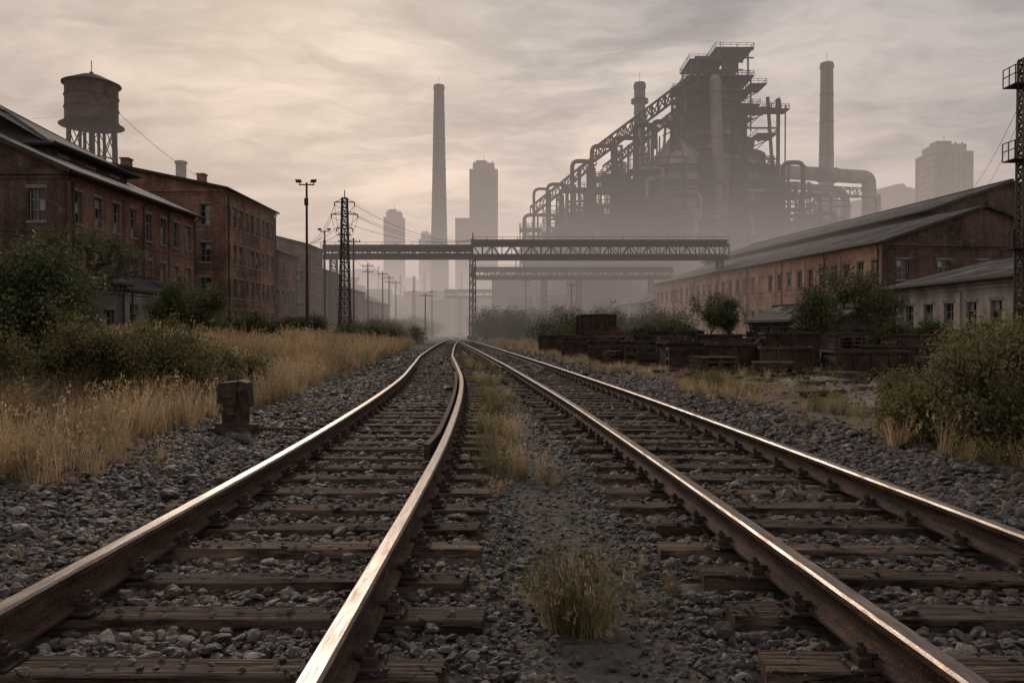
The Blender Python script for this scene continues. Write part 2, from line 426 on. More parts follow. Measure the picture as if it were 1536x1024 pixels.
def stone_pts(y0,y1,dens,size,xl=-5.3,xr_=5.6):
    n=int((y1-y0)*(xr_-xl)*dens); yy=rng.uniform(y0,y1,n); xp=rng.uniform(xl,xr_,n)
    xx=xp+sh(yy); k=np.abs(xx)<.72*yy+1.2
    edge=1-np.maximum(sstep(4.3,5.2,-xp),sstep(4.7,5.6,xp)); k&=rng.random(n)<edge
    pth=np.exp(-((xp-.45)/.5)**2); k&=rng.random(n)>pth*.72
    CLy=np.interp(yy,YS,CL); CRy=np.interp(yy,YS,CR)
    for c in (CLy,CRy):
        for s in (-.755,.755): k&=np.abs(xx-c-s)>.085
    dy=np.concatenate([np.abs(q[:,None]-SY[None,:]).min(1) for q in np.array_split(yy,8)])
    on=((np.abs(xx-CLy)<1.3)|(np.abs(xx-CRy)<1.3))&(dy<.12); k&=~on|(rng.random(n)<.08)
    xx,yy,on,pth=xx[k],yy[k],on[k],pth[k]; n=len(xx)
    s=size*rng.lognormal(0,.34,n)*(1-.45*pth)*np.where(on,.7,1)
    z=gh(xx,yy)+rng.uniform(-.2,.55,n)*s*.7+np.where(on,.075,0)
    return np.stack([xx,yy,z],1),np.stack([s,s*rng.uniform(.8,1.1,n),s*rng.uniform(.7,1.1,n)],1)
PP=[];SS=[]
for a in ((1.8,6,950,.046),(6,10,650,.052),(10,25,260,.066),(25,60,45,.1)):
    q,s=stone_pts(*a); PP.append(q);SS.append(s)
q,s=stone_pts(1.8,9,900,.018,-1,2); PP.append(q);SS.append(s)
n=5000; yy=rng.uniform(9,45,n); xx=rng.uniform(4.8,14,n)+sh(yy); s=.05*rng.lognormal(0,.5,n); PP.append(np.stack([xx,yy,gh(xx,yy)],1)); SS.append(np.stack([s,s,s],1))
P=np.concatenate(PP);S=np.concatenate(SS); n=len(P)
scatter('gravel',P,np.stack([rng.uniform(-.5,.5,n),rng.uniform(-.5,.5,n),rng.uniform(0,6.28,n)],1),S,rng.integers(0,8,n),stone_c)
print('stones',n)

# ---------------------------------------------------------------- tracks
ST=.07
prof=[(-.08,0),(.08,0),(.08,.014),(.018,.034),(.012,.05),(.012,.128),(.046,.142),(.046,.168),(.034,.18),(-.034,.18),(-.046,.168),(-.046,.142),(-.012,.128),(-.012,.05),(-.018,.034),(-.08,.014)]
def track(C,y1,name):
    root=empty(name)
    yy=np.concatenate([np.arange(-2,40,.5),np.arange(40,y1,2)])
    b=B()
    for side in (-1,1):
        base=len(b.v); np_=len(prof)
        for y in yy:
            cx=float(np.interp(y,YS,C)); sl=(float(np.interp(y+.5,YS,C))-float(np.interp(y-.5,YS,C)))
            nrm=Vector((1,-sl,0)).normalized()
            for (u,w) in prof:
                p=Vector((cx,y,0))+nrm*(side*.755+u); b.v.append((p.x,p.y,ST+.012+w))
        for i in range(len(yy)-1):
            for k in range(np_):
                a=base+i*np_+k; c=base+i*np_+(k+1)%np_
                b.f.append((a,c,c+np_,a+np_)); b.m.append(1 if k in (7,8,9) else 0)
    b.done('rails',['railside','railtop'],root)
    s=B(); f=B()
    for y in SLEEP_Y:
        if y>y1: break
        cx=float(np.interp(y,YS,C)); sl=float(np.interp(y+.5,YS,C)-np.interp(y-.5,YS,C))
        rz=-math.atan(-sl)*1.0+R(-.018,.018); w=R(.19,.24); L=2.45+R(-.12,.12); zt=ST+R(-.014,.006)
        ox=R(-.05,.05); co,si=math.cos(rz),math.sin(rz)
        lo=[];hi=[]
        for (u,v) in ((-L/2,-w/2),(-.4,-w/2),(.5,-w/2),(L/2,-w/2),(L/2,w/2),(.4,w/2),(-.5,w/2),(-L/2,w/2)):
            u2=u+R(-.02,.02); v2=v+R(-.012,.012)
            px,py=cx+ox+u2*co-v2*si,y+u2*si+v2*co
            lo.append((px,py,-.08)); hi.append((px,py,zt+R(-.008,.004)))
        s.hexa(lo,hi)
        if y<45:
            for side in (-1,1):
                rx=cx+side*.755
                f.box((rx,y,ST+.007),(.34,.17,.012))
                if y<28:
                    for q in (-1,1):
                        bx=rx+q*.115
                        f.box((bx,y,ST+.03),(.055,.10,.035))
                        f.box((rx+q*.085,y,ST+.05),(.07,.05,.02))
                        f.tube((bx,y,ST+.03),(bx,y,ST+.10),.013,None,6)
                        f.tube((bx,y,ST+.06),(bx,y,ST+.082),.026,None,6)
                        if y<12: f.tube((rx+q*.15,y+.05,ST+.01),(rx+q*.15,y+.05,ST+.035),.014,None,6)
    s.done('sleepers',['sleeper'],root,bevel=.008)
    f.done('fastenings',['rust2'],root)
track(CL,112,'railway_track'); track(CR,400,'railway_track')
b=B()
root=empty('guard_rail')
pts=[]
for y in np.arange(8.5,24,.5):
    e=max(0,(9.5-y))*.05+max(0,(y-23))*.05
    pts.append((cl(y)+.755-.13-e,y,ST+.10))
for i in range(len(pts)-1):
    p,q=pts[i],pts[i+1]
    b.hexa([(p[0]-.03,p[1],ST+.01),(p[0]+.03,p[1],ST+.01),(q[0]+.03,q[1],ST+.01),(q[0]-.03,q[1],ST+.01)],[(p[0]-.03,p[1],ST+.165),(p[0]+.03,p[1],ST+.165),(q[0]+.03,q[1],ST+.165),(q[0]-.03,q[1],ST+.165)])
b.done('bar',['railside'],root)

# ---------------------------------------------------------------- buildings
def house(name,o,ang,L,W,eave,ridge,rows,cols,gcols=0,grows=None,wall='brick_a',roof='slate',side=-1,vr=.5,ww=1.1,hip=False,base=-.3,over=.45,chim=0,pale=.4,gwall=None):
    du=Vector((math.sin(ang),math.cos(ang),0)); dv=Vector((math.cos(ang),-math.sin(ang),0))*side
    O=Vector((o[0],o[1],0))
    def P(u,v,z): return O+du*u+dv*v+Vector((0,0,z))
    root=empty(name); b=B(); 
    mats=[wall,'frame','glass','glassp','stone','trim',roof,gwall or wall]
    def facade(p0,d,n,length,z0,z1,nc,rws,w,wm):
        br=[0]
        if nc:
            sp=length/nc
            for i in range(nc):
                c=(i+.5)*sp; br+= [c-w/2,c+w/2]
        br.append(length); zs=[z0]; 
        for (a,h) in rws:
            if nc: zs+=[a,a+h]
        zs.append(z1)
        def Q(s,z,dep=0): return p0+d*s+Vector((0,0,z))-n*dep
        def fc(pts,m):
            nn=(pts[1]-pts[0]).cross(pts[2]-pts[0])
            if nn.dot(n)<0: pts=pts[::-1]
            b.face(pts,m)
        for i in range(len(br)-1):
            for k in range(len(zs)-1):
                s0,s1,a,c=br[i],br[i+1],zs[k],zs[k+1]
                iswin=nc and i%2==1 and k%2==1
                if not iswin: fc([Q(s0,a),Q(s1,a),Q(s1,c),Q(s0,c)],wm)
                else:
                    dp=.22; st=random.random()
                    if st<.06:
                        fc([Q(s0,a,.06),Q(s1,a,.06),Q(s1,c,.06),Q(s0,c,.06)],wm); dp=.06
                    for (e,f_) in (((s0,a),(s0,c)),((s1,a),(s1,c)),((s0,a),(s1,a)),((s0,c),(s1,c))):
                        b.face([Q(*e),Q(*f_),Q(*f_,dp),Q(*e,dp)],wm)
                    if st>=.06:
                        g=3 if random.random()<pale else 2
                        for pi in range(2):
                            for pk in range(3):
                                x0=s0+(s1-s0)*pi/2;x1=s0+(s1-s0)*(pi+1)/2;z_0=a+(c-a)*pk/3;z_1=a+(c-a)*(pk+1)/3
                                fc([Q(x0,z_0,dp),Q(x1,z_0,dp),Q(x1,z_1,dp),Q(x0,z_1,dp)],g if random.random()<.75 else 5-g)
                        for s_ in (s0+.03,(s0+s1)/2,s1-.03):
                            b.beam(Q(s_,a,dp-.04),Q(s_,c,dp-.04),.05,1)
                        for z_ in (a+.03,a+(c-a)/3,a+(c-a)*2/3,c-.03): b.beam(Q(s0,z_,dp-.04),Q(s1,z_,dp-.04),.045,1)
                    for z_,hh,ex in ((a-.08,.14,.07),(c+.11,.2,.03)):
                        m0=(s0+s1)/2; ww_=(s1-s0)/2+.12
                        lo=[Q(m0-ww_,z_-hh/2,.02),Q(m0+ww_,z_-hh/2,.02),Q(m0+ww_,z_-hh/2,-ex),Q(m0-ww_,z_-hh/2,-ex)]
                        b.hexa(lo,[p+Vector((0,0,hh)) for p in lo],4)
        for z_,hh,ex in [(z1-.18,.3,.14),(z1-.5,.12,.07)]+[(r[0]-.55,.12,.04) for r in rws[1:]]:
            lo=[Q(-.0,z_-hh/2,.0),Q(length,z_-hh/2,.0),Q(length,z_-hh/2,-ex),Q(-.0,z_-hh/2,-ex)]
            b.hexa(lo,[p+Vector((0,0,hh)) for p in lo],wm)
        if nc>=5 and z0<1:
            for i in range(0,nc+1,3):
                s_=min(max(i*length/nc,.25),length-.25)
                lo=[Q(s_-.22,z0,.0),Q(s_+.22,z0,.0),Q(s_+.22,z0,-.11),Q(s_-.22,z0,-.11)]
                b.hexa(lo,[p+Vector((0,0,z1-.65-z0)) for p in lo],wm)
    facade(P(0,0,0),du,-dv,L,base,eave,cols,rows,ww,0)
    facade(P(0,0,0),dv,-du,W,base,eave,gcols,grows or rows,ww,7)
    b.face([P(L,0,base),P(L,W,base),P(L,W,eave),P(L,0,eave)],0); b.face([P(0,W,base),P(L,W,base),P(L,W,eave),P(0,W,eave)],0)
    V=W*vr
    if not hip:
        for u in (0,L): b.face([P(u,0,eave),P(u,W,eave),P(u,V,ridge)],7)
    b.done('walls',mats,root)
    r=B(); e=over; t=.16
    k0=(ridge-eave)/V; k1=(ridge-eave)/max(.01,(W-V))
    h=V*.9 if hip else -e
    if hip:
        r.slab([P(-e,-e,eave-k0*e),P(L+e,-e,eave-k0*e),P(L-h,V,ridge),P(h,V,ridge)],t,0)
        r.slab([P(-e,W+e,eave-k1*e),P(L+e,W+e,eave-k1*e),P(L-h,V,ridge),P(h,V,ridge)],t,0)
        r.slab([P(-e,-e,eave-k0*e),P(-e,W+e,eave-k0*e),P(h,V,ridge)],t,0)
        r.slab([P(L+e,-e,eave-k0*e),P(L+e,W+e,eave-k0*e),P(L-h,V,ridge)],t,0)
    else:
        r.slab([P(-e,-e,eave-k0*e+t),P(L+e,-e,eave-k0*e+t),P(L+e,V,ridge+t),P(-e,V,ridge+t)],t,0)
        if W-V>.1: r.slab([P(-e,W+e,eave-k1*e+t),P(L+e,W+e,eave-k1*e+t),P(L+e,V,ridge+t),P(-e,V,ridge+t)],t,0)
        r.beam(P(-e-.03,-e,eave-k0*e),P(-e-.03,V,ridge),.2,1)
        r.beam(P(-e-.03,W+e,eave-k1*e),P(-e-.03,V,ridge),.2,1)
    r.beam(P(h,V,ridge+t),P(L-h,V,ridge+t),.22,1)
    r.tube(P(-e,-e-.08,eave-k0*e+.02),P(L+e,-e-.08,eave-k0*e+.02),.10,None,6,1)
    if not hip:
        for i in range(int(L*1.2)):
            u=R(0,L-1.2); v=R(0,V*.85); zz=eave+k0*v+t+.03; w_=R(.8,1.6); l_=R(.8,2.2)
            r.slab([P(u,v,zz),P(u+w_,v,zz),P(u+w_,min(V,v+l_),zz+k0*(min(V,v+l_)-v)),P(u,min(V,v+l_),zz+k0*(min(V,v+l_)-v))],.025,3 if random.random()<.4 else 0)
    for i in range(max(1,int(L/9))+1):
        u=.35+i*(L-.7)/max(1,int(L/9)); r.poly([P(u,-e-.06,eave-k0*e),P(u,-.2,eave-.7),P(u,-.2,.2)],.06,5,1)
    for i in range(chim):
        z=ridge; c=P(L*(i+.5)/chim,V*R(.5,.9),z-.2); r.box(c,(.7,.9,1.8),-ang,2); r.box((c.x,c.y,c.z+.95),(.85,1.05,.15),-ang,2)
    r.done('roof',[roof,'trim',wall,'tin'],root)
    return P
house('brick_warehouse',(-25,45),0,18,20,10.5,15.0,[(1.6,1.9),(4.5,1.7),(7.6,1.8)],8,6,wall='brick_a',gwall='brick_d',over=.6,ww=.95)
house('brick_warehouse',(-29,50.2),0,10,17,13.4,18.0,[(11.3,1.2)],3,4,wall='brick_d',roof='slate',hip=True,over=.7,base=10)
house('brick_factory',(-25.4,71),0,14.8,25,14.0,16.6,[(1.4,1.8),(4.4,1.7),(7.5,1.7),(10.8,1.8)],9,7,wall='brick_b',gwall='brick_a',over=.3,chim=2,ww=.95)
house('brick_workshop',(-25.4,85.9),0,8,12,10.0,12.2,[(1.4,1.6),(4.3,1.6),(7.2,1.6)],4,0,wall='brick_a',over=.3)
house('brick_factory',(-25.3,99),0,8,16,12.0,14.0,[(1.4,1.6),(4.3,1.6),(7.2,1.6),(9.6,1.3)],5,8,wall='brick_a',gwall='brick_a',over=.3)
house('brick_workshop',(-25.0,108),0,9,12,9.4,11.4,[(1.4,1.6),(4.3,1.6),(7,1.4)],5,5,wall='brick_a',over=.3)
house('brick_workshop',(-24.5,120),0,12,12,7.6,9.4,[(1.4,1.6),(4.3,1.6)],6,5,wall='brick_b',over=.3)
house('brick_workshop',(-24.5,138),0,20,10,6.4,8.6,[(1.4,1.6),(4,1.3)],8,4,wall='brick_b',over=.3,roof='tindark')
house('plaster_annex',(-23.3,48.4),0,8,1.68,3.9,4.8,[(1.3,1.7)],4,0,wall='plaster',roof='tindark',vr=.99,over=.15,ww=1.2)
house('corrugated_shed',(-20.9,37),0,6,11,3.9,5.6,[(1.2,1.3)],2,3,wall='tin',roof='tindark',vr=.9,over=.3)
A=-.13
house('brick_mill',(31.7,68.6),A,63,19,9.0,12.2,[(2.0,1.6),(5.8,1.7)],28,5,wall='brick_c',gwall='brick_d',roof='tindark',side=1,ww=1.15,over=.3,pale=.12)
house('brick_mill_hall',(41.2,79),A,60,17,13.3,16.2,[(10.8,1.2)],20,4,wall='brick_d',roof='slate',side=1,over=.5,base=8,grows=[(10,1.4)])
house('plaster_storehouse',(23.2,134),A,30,14,6.3,9.0,[(1.4,1.6),(4.0,1.2)],12,4,wall='plaster',roof='tin',side=1,over=.5)
house('plaster_workshop',(27.0,41),0,17,9,4.4,6.2,[(1.5,1.6)],7,3,wall='plaster',roof='tindark',side=1,vr=.8,over=.4,pale=.1)
house('tin_hut',(20.3,58),A,7,4,2.2,3.2,[(1.0,.8)],3,1,wall='tindark',roof='tindark',side=1,over=.3)
house('tin_hut',(19.6,50),A,3.5,3.6,1.8,2.6,[(.7,.8)],1,1,wall='tindark',roof='tin',side=1,over=.35)

# ---------------------------------------------------------------- water tower
root=empty('water_tower'); cx,cy=-51.8,99
b=B(); b.revolve((cx,cy),[(2.6,26.6),(3.0,26.9),(3.0,31.6),(3.0,31.62)],28)
for z in (26.95,28.5,30,31.5): b.revolve((cx,cy),[(3.03,z),(3.1,z+.02),(3.1,z+.14),(3.03,z+.16)],28)
b.done('tank',['rust'],root)
b=B(); b.revolve((cx,cy),[(3.35,31.55),(3.35,31.7),(1.2,32.7),(.25,33.0),(.2,33.2)],28); b.tube((cx,cy,33),(cx,cy,34.6),.05); b.done('roof',['iron'],root)
b=B()
for i in range(8):
    a=i*math.pi/4+.2; p=lambda a,r,z:(cx+r*math.cos(a),cy+r*math.sin(a),z)
    b.beam(p(a,3.2,0),p(a,2.7,26.7),.28)
    a2=a+math.pi/4
    for z0,z1 in ((26.5,22.5),(22.5,18.5),(18.5,12),(12,5)):
        r=lambda z:3.2-.5*z/26.7
        b.beam(p(a,r(z0),z0),p(a2,r(z1),z1),.09); b.beam(p(a2,r(z0),z0),p(a,r(z1),z1),.09); b.beam(p(a,r(z1),z1),p(a2,r(z1),z1),.14)
b.tube((cx,cy,0),(cx,cy,26.6),.35,None,10); b.beam((cx+3.2,cy-1,16),(cx+3.2,cy-1,31.6),.06); b.beam((cx+3.2,cy-.5,16),(cx+3.2,cy-.5,31.6),.06)
b.revolve((cx,cy),[(3.4,26.5),(3.7,26.5),(3.7,26.6),(3.4,26.6)],20)
b.done('legs',['iron'],root)
b=B(); b.revolve((-49.5,120),[(.75,0),(.75,26.2),(.9,26.3),(.9,26.6),(.7,26.7)],14); b.done('vent_stack',['conc'])

# ---------------------------------------------------------------- masts, poles, wires
def flood(x,y,h,r=.12):
    root=empty('floodlight_mast'); b=B(); b.tube((x,y,0),(x,y,h),r,r*.6,10)
    b.beam((x-.55,y,h-.15),(x+.55,y,h-.15),.08); b.tube((x,y,0),(x,y,.5),r*1.8,None,10)
    b.box((x,y-.12,h-1.4),(.25,.2,.5)); b.done('pole',['iron'],root)
    b=B()
    for dx in (-.5,.5):
        s=1 if dx>0 else -1
        lo=[(x+dx-.2,y-.25,h-.05),(x+dx+.2,y-.25,h-.05),(x+dx+.12,y+.2,h+.03),(x+dx-.12,y+.2,h+.03)]
        b.hexa(lo,[(p[0]+s*.08,p[1],p[2]+.24) for p in lo])
        b.beam((x+dx,y,h-.15),(x+dx,y,h),.05)
    b.done('lamp_heads',['iron'],root)
flood(-14.85,58,12.1); flood(-21.5,92,12.9,.13)
def pole(x,y,h,arms=1,r=.13):
    root=empty('utility_pole'); b=B(); b.tube((x,y,0),(x,y,h),r,r*.7,8)
    for i in range(arms):
        z=h-.4-i*.8; b.beam((x-.8,y,z),(x+.8,y,z),.09)
        for dx in (-.7,-.25,.25,.7): b.tube((x+dx,y,z+.05),(x+dx,y,z+.25),.05,.03,6)
    b.done('pole',['trim'],root)
for a in [(-20.5,98,13.5,2),(-18.2,92,12,1),(-20.7,115,11,2),(-20.2,125,10.6,1),(-21.5,140,11,2),(-22.5,155,11,1),(-21,170,10,1),(-23,190,10,1),(2.6,150,11,2),(6.8,170,12,1),(-4.5,190,12,1),(9.5,128,9,1),(-13,120,7,1),(-15,150,9,2)]: pole(*a)
root=empty('lattice_pylon'); b=B(); x,y=-16.7,80
lattice(b,x,y,0,14.6,1.15,.5,.075,16)
for z,w in ((14.2,1.0),(13.0,1.3),(11.6,.8)):
    b.beam((x-w,y,z),(x+w,y,z),.09); b.beam((x-w,y,z),(x,y,z+.4),.05); b.beam((x+w,y,z),(x,y,z+.4),.05)
    for dx in (-w,w): b.tube((x+dx,y,z-.35),(x+dx,y,z),.06,.06,6)
b.tube((x,y,14.5),(x,y,15.4),.05); b.done('mast',['iron'],root)
root=empty('lattice_mast'); b=B(); x,y=25.6,40
lattice(b,x,y,0,14.9,.62,.5,.075,22)
for z in (5.5,9.9,13.6): b.box((x-.3,y,z),(1.1,1.0,.06)); rail_hand(b,(x-.85,y-.5,z),(x-.85,y+.5,z),None,.9,.04,.5); rail_hand(b,(x-.85,y-.5,z),(x+.2,y-.5,z),None,.9,.04,.5)
for k in range(36): b.beam((x-.62,y-.35,.5+k*.4),(x-.32,y-.35,.5+k*.4),.03)
for dx in (-.62,-.32): b.beam((x+dx,y-.35,.3),(x+dx,y-.35,14.8),.035)
b.box((x+.1,y,14.2),(.35,.35,1.2)); b.done('mast',['iron'],root)
b=B()
def wire(p,q,sag,r=.022):
    p=Vector(p);q=Vector(q); pts=[]
    for i in range(13):
        t_=i/12; a=p.lerp(q,t_); a.z-=sag*4*t_*(1-t_); pts.append(a)
    b.poly(pts,r,4)
for dx,z in ((-1,13.9),(1,13.9),(-1.3,12.7),(1.3,12.7)):
    wire((-16.7+dx,80,z),(-5.4,110,13.8+dx*.05),1.2,.02); wire((-16.7+dx,80,z),(-25,99,12.2),.8); wire((-16.7+dx,80,z),(-20.5+dx*.5,98,13),.6)
wire((-25.2,84,13.6),(-49,98,29),1.5,.012); wire((-25.2,72,13.6),(-51,96,32),1.5,.012); wire((-54,99,28),(-60,60,18),1,.012)
for dx in (-.7,.7):
    L=[(-20.5,98,13.1),(-20.7,115,10.6),(-20.2,125,10.2),(-21.5,140,10.6),(-22.5,155,10.6),(-23,190,9.6)]
    for i in range(len(L)-1): wire((L[i][0]+dx,L[i][1],L[i][2]),(L[i+1][0]+dx,L[i+1][1],L[i+1][2]),.5)
wire((25.6,40,13.4),(45,79,15),.6,.012); wire((25.6,40,12.8),(70,120,22),1,.012)
b.done('overhead_wires',['wire'])

# ---------------------------------------------------------------- pipe bridges
def gantry(name,x0,x1,y,z0,h,cols,pan):
    root=empty(name); b=B()
    truss(b,(x0,y,z0),(x1,y,z0),h,2.2,.13,pan)
    rail_hand(b,(x0,y-1.1,z0+h),(x1,y-1.1,z0+h),None,1.0,.05,2)
    b.slab([(x0,y-1.1,z0+h),(x1,y-1.1,z0+h),(x1,y+1.1,z0+h),(x0,y+1.1,z0+h)],.15)
    b.tube((x0,y,z0+h+.5),(x1,y,z0+h+.5),.3,None,8); b.tube((x0,y+.7,z0+.5),(x1,y+.7,z0+.5),.28,None,8); b.tube((x0,y-.6,z0+.35),(x1,y-.6,z0+.35),.15,None,8)
    b.done('truss',['iron'],root)
    b=B()
    for c,w in cols:
        lattice(b,c,y,0,z0,w,w*.85,.1,int(z0/1.1)); b.box((c,y,.3),(w*1.6,w*1.6,.8))
    b.done('columns',['iron'],root)
gantry('pipe_bridge',-26,-5.4,110,11.3,1.1,[(-24.5,1.0)],20)
gantry('conveyor_bridge',-5.4,29.5,110,11.2,1.9,[(-5.4,.9),(28.5,.9)],26)
gantry('pipe_bridge',-7.5,30,150,11.0,1.5,[(6,1.0),(12.5,1.0),(26,1)],26)
gantry('pipe_bridge',-18,6,215,10,1.6,[(-14,1),(3,1)],18)
root=empty('signal_mast'); b=B(); b.tube((-5.3,108.4,0),(-5.3,108.4,14.6),.12,.08,8); b.box((-5.3,108.3,13.2),(.5,.3,1.1)); b.box((-5.3,108.3,9.2),(.5,.3,1)); b.done('pole',['iron'],root)

# ---------------------------------------------------------------- chimneys
def chimney(x,y,h,rb,rt,mat='chim',plat=()):
    root=empty('factory_chimney'); b=B(); pr=[]
    n=22
    for i in range(n+1):
        t_=i/n; pr.append((rb+(rt-rb)*(t_**.85),h*t_))
    pr=pr[:-1]+[(rt*1.0,h-2.2),(rt*1.12,h-2),(rt*1.12,h-.6),(rt*1.02,h-.5),(rt*1.02,h)]
    b.revolve((x,y),pr,28); b.done('shaft',[mat],root)
    b=B()
    for z in [h*.3,h*.42,h*.54,h*.66,h*.78,h*.88]:
        r=rb+(rt-rb)*((z/h)**.85); b.revolve((x,y),[(r+.02,z),(r+.12,z+.05),(r+.12,z+.35),(r+.02,z+.4)],28)
    for z in plat:
        r=rb+(rt-rb)*((z/h)**.85)
        b.revolve((x,y),[(r,z),(r+1.1,z),(r+1.1,z+.2),(r,z+.2)],20)
        b.revolve((x,y),[(r+1.0,z+1.1),(r+1.1,z+1.1),(r+1.1,z+1.2),(r+1.0,z+1.2)],20)
        for k in range(14):
            a=k*math.tau/14; b.beam((x+(r+1.05)*math.cos(a),y+(r+1.05)*math.sin(a),z),(x+(r+1.05)*math.cos(a),y+(r+1.05)*math.sin(a),z+1.2),.08)
    b.beam((x-rb*.2,y-rb-.1,2),(x-rt*.2,y-rt-.2,h),.18)
    b.tube((x,y,h),(x,y,h+4),.08,.05)
    b.done('hoops',['iron'],root)
chimney(-31.8,350,108,4.6,2.2)
chimney(117.5,300,101,3.5,2.25)
chimney(44.5,280,87.5,2.4,1.9,'concd',plat=(80.5,))
chimney(39.5,290,62,2.2,1.8,'concd')

# ---------------------------------------------------------------- distant towers and town
def tower(name,x,y,w,d,h,fl=3.4,top=True,mat='conc'):
    root=empty(name); b=B(); b.box((x,y,h/2-1),(w,d,h+2)); 
    z=4
    while z<h-1:
        b.box((x,y,z),(w+.5,d+.5,.5)); z+=fl
    n=max(3,int(w/3))
    for i in range(n+1):
        for sy in (-1,1): b.box((x-w/2+w*i/n,y+sy*(d/2+.25),h/2),(.7,.6,h))
    b.box((x,y,h+.5),(w+.9,d+.9,1.2))
    if top:
        b.box((x,y,h+3),(w*.8,d*.8,4.5)); b.box((x-w*.1,y,h+6),(w*.4,d*.4,3)); b.tube((x,y,h+5),(x,y,h+11),.15)
        for i in range(5): b.box((x-w*.35+i*w*.17,y-d*.3,h+5.6),(.8,.8,1.5))
    b.done('block',[mat],root)
tower('apartment_tower',-17.5,500,16.5,16,99)
tower('apartment_tower',-29,520,14,14,72,top=False)
tower('apartment_tower',-88,600,13.5,13,84)
tower('office_tower',226,420,19.5,18,92)
tower('apartment_tower',-66,620,10,12,70); tower('apartment_tower',-52,560,14,14,58,top=False)
root=empty('distant_town'); b=B()
for i in range(170):
    y=R(240,620); f=R(-.22,.02); x=f*y; h=R(6,16)+max(0,(y-330))*R(0,.07); w=R(6,18)
    b.box((x,y,h/2),(w,R(6,14),h),R(-.2,.2),i%2)
    if random.random()<.4:
        b.slab([(x-w/2,y-5,h),(x+w/2,y-5,h),(x+w/2,y,h+2.5),(x-w/2,y,h+2.5)],.3,1)
    if random.random()<.3: b.tube((x,y,h),(x,y,h+R(3,14)),.5,.4,8)
for i in range(60):
    y=R(170,330); x=R(.02,.22)*y; h=R(5,14); b.box((x,y,h/2),(R(5,14),R(5,10),h),R(-.2,.2),i%2)
b.done('buildings',['concd','conc'],root)
def hill(name,cx,cy,wx,wy,h,seed):
    n=48; v=[];f=[]
    for j in range(n+1):
        for i in range(n+1):
            u=i/n*2-1; w=j/n*2-1; r=max(0,1-(u*u+w*w)); 
            z=h*(r**1.2)*(1+.5*noise.noise(Vector((u*2.5+seed,w*2.5,0))))+r*h*.12*noise.noise(Vector((u*14,w*14,seed)))
            v.append((cx+u*wx,cy+w*wy,z-1))
    for j in range(n):
        for i in range(n): a=j*(n+1)+i; f.append((a,a+1,a+n+2,a+n+1))
    me=rawmesh(name,v,f,'stonemass',True); o=bpy.data.objects.new(name,me); scene.collection.objects.link(o)
hill('hill',300,700,190,120,98,3); hill('hill',-150,800,150,120,48,9); hill('hill',70,420,120,80,40,5)

# ---------------------------------------------------------------- blast furnace
root=empty('blast_furnace')
b=B(); fx,fy=56,224
b.revolve((fx,fy),[(18.5,0),(18.5,26),(18,32),(17,39),(15.5,44),(12.5,48.5),(9.4,52),(7.6,57),(6.4,63),(5.2,68),(3.8,71),(2.5,73)],40)
b.revolve((43.5,211),[(8.6,0),(8.6,40),(8.2,43),(6.4,46.5),(3.2,50),(1.6,52),(1.4,57)],28)
for (x,y,r,h) in ((30.5,222,3.6,43),(22.5,224,3.4,37),(14,226,3.2,31),(75,226,3.8,34)):
    b.revolve((x,y),[(r,0),(r,h-3),(r*.8,h-1),(r*.4,h-.2),(r*.3,h+1)],20)
b.done('shell',['steelpale'],root,smooth=False)
b=B()
for z,r in ((27,19.2),(33,18.8),(38.5,18.1),(43.5,16.4),(48,13.3),(52,10.3),(57,8.4),(62,7.4)):
    n=26
    b.revolve((fx,fy),[(r-1,z),(r+.9,z),(r+.9,z+.25),(r-1,z+.25)],n)
    for k in range(n):
        a=k*math.tau/n; c=(fx+(r+.85)*math.cos(a),fy+(r+.85)*math.sin(a)); b.beam((c[0],c[1],z),(c[0],c[1],z+1.3),.12)
    b.revolve((fx,fy),[(r+.75,z+1.25),(r+.9,z+1.25),(r+.9,z+1.4),(r+.75,z+1.4)],n)
for k in range(22):
    a=k*math.tau/22
    pr=[(18.9,26),(17.4,39),(15.9,44),(12.8,48.5),(9.7,52),(7.9,57),(6.6,63)]
    for (r0,z0),(r1,z1) in zip(pr,pr[1:]): b.beam((fx+r0*math.cos(a),fy+r0*math.sin(a),z0),(fx+r1*math.cos(a),fy+r1*math.sin(a),z1),.26)
for z in (31,37,42): b.revolve((43.5,211),[(8,z),(9.4,z),(9.4,z+.3),(8,z+.3)],24); b.revolve((43.5,211),[(9.25,z+1.2),(9.4,z+1.2),(9.4,z+1.35),(9.25,z+1.35)],24)
for k in range(12):
    a=k*math.tau/12; b.beam((43.5+9*math.cos(a),211+9*math.sin(a),8),(43.5+8.9*math.cos(a),211+8.9*math.sin(a),43.5),.3); b.beam((43.5+8.9*math.cos(a),211+8.9*math.sin(a),43.5),(43.5+1.8*math.cos(a),211+1.8*math.sin(a),52),.22)
b.done('walkways',['steelfar'],root)
b=B()
scaffold(b,47.5,64.5,217,230,55,70,3.8,4.2,.34,.7,pb=.05)
platform(b,45.5,66.5,215,232,62); platform(b,46.5,65,216,231,66.2); platform(b,47,64,216,231,70)
scaffold(b,48.5,57,217,229,70,74.5,4.3,4,.34,1,pb=.05)
for x in (56,60,64):
    for y in (218,228): b.beam((x,y,70),(x,y,77.5),.4)
for y in (218,228): b.beam((55,y,77.5),(65.5,y,77.5),.5); b.beam((55,y,75.2),(65.5,y,75.2),.35)
platform(b,55,65.5,217.5,228.5,78); b.tube((57.5,222,78),(57.5,222,81),.1); b.tube((62,222,78),(62,222,80.4),.1)
b.box((52,222,75.2),(4,5,2)); b.box((60.3,222,74),(3,4,3.4))
pipe(b,[(50,216.5,68),(50,216.5,74.5),(57,216.5,74.5),(57,216.5,70)],.6,2)
pipe(b,[(53,219,62),(53,219,71)],.9,1); pipe(b,[(59.5,219,62),(59.5,219,73)],.8,1)
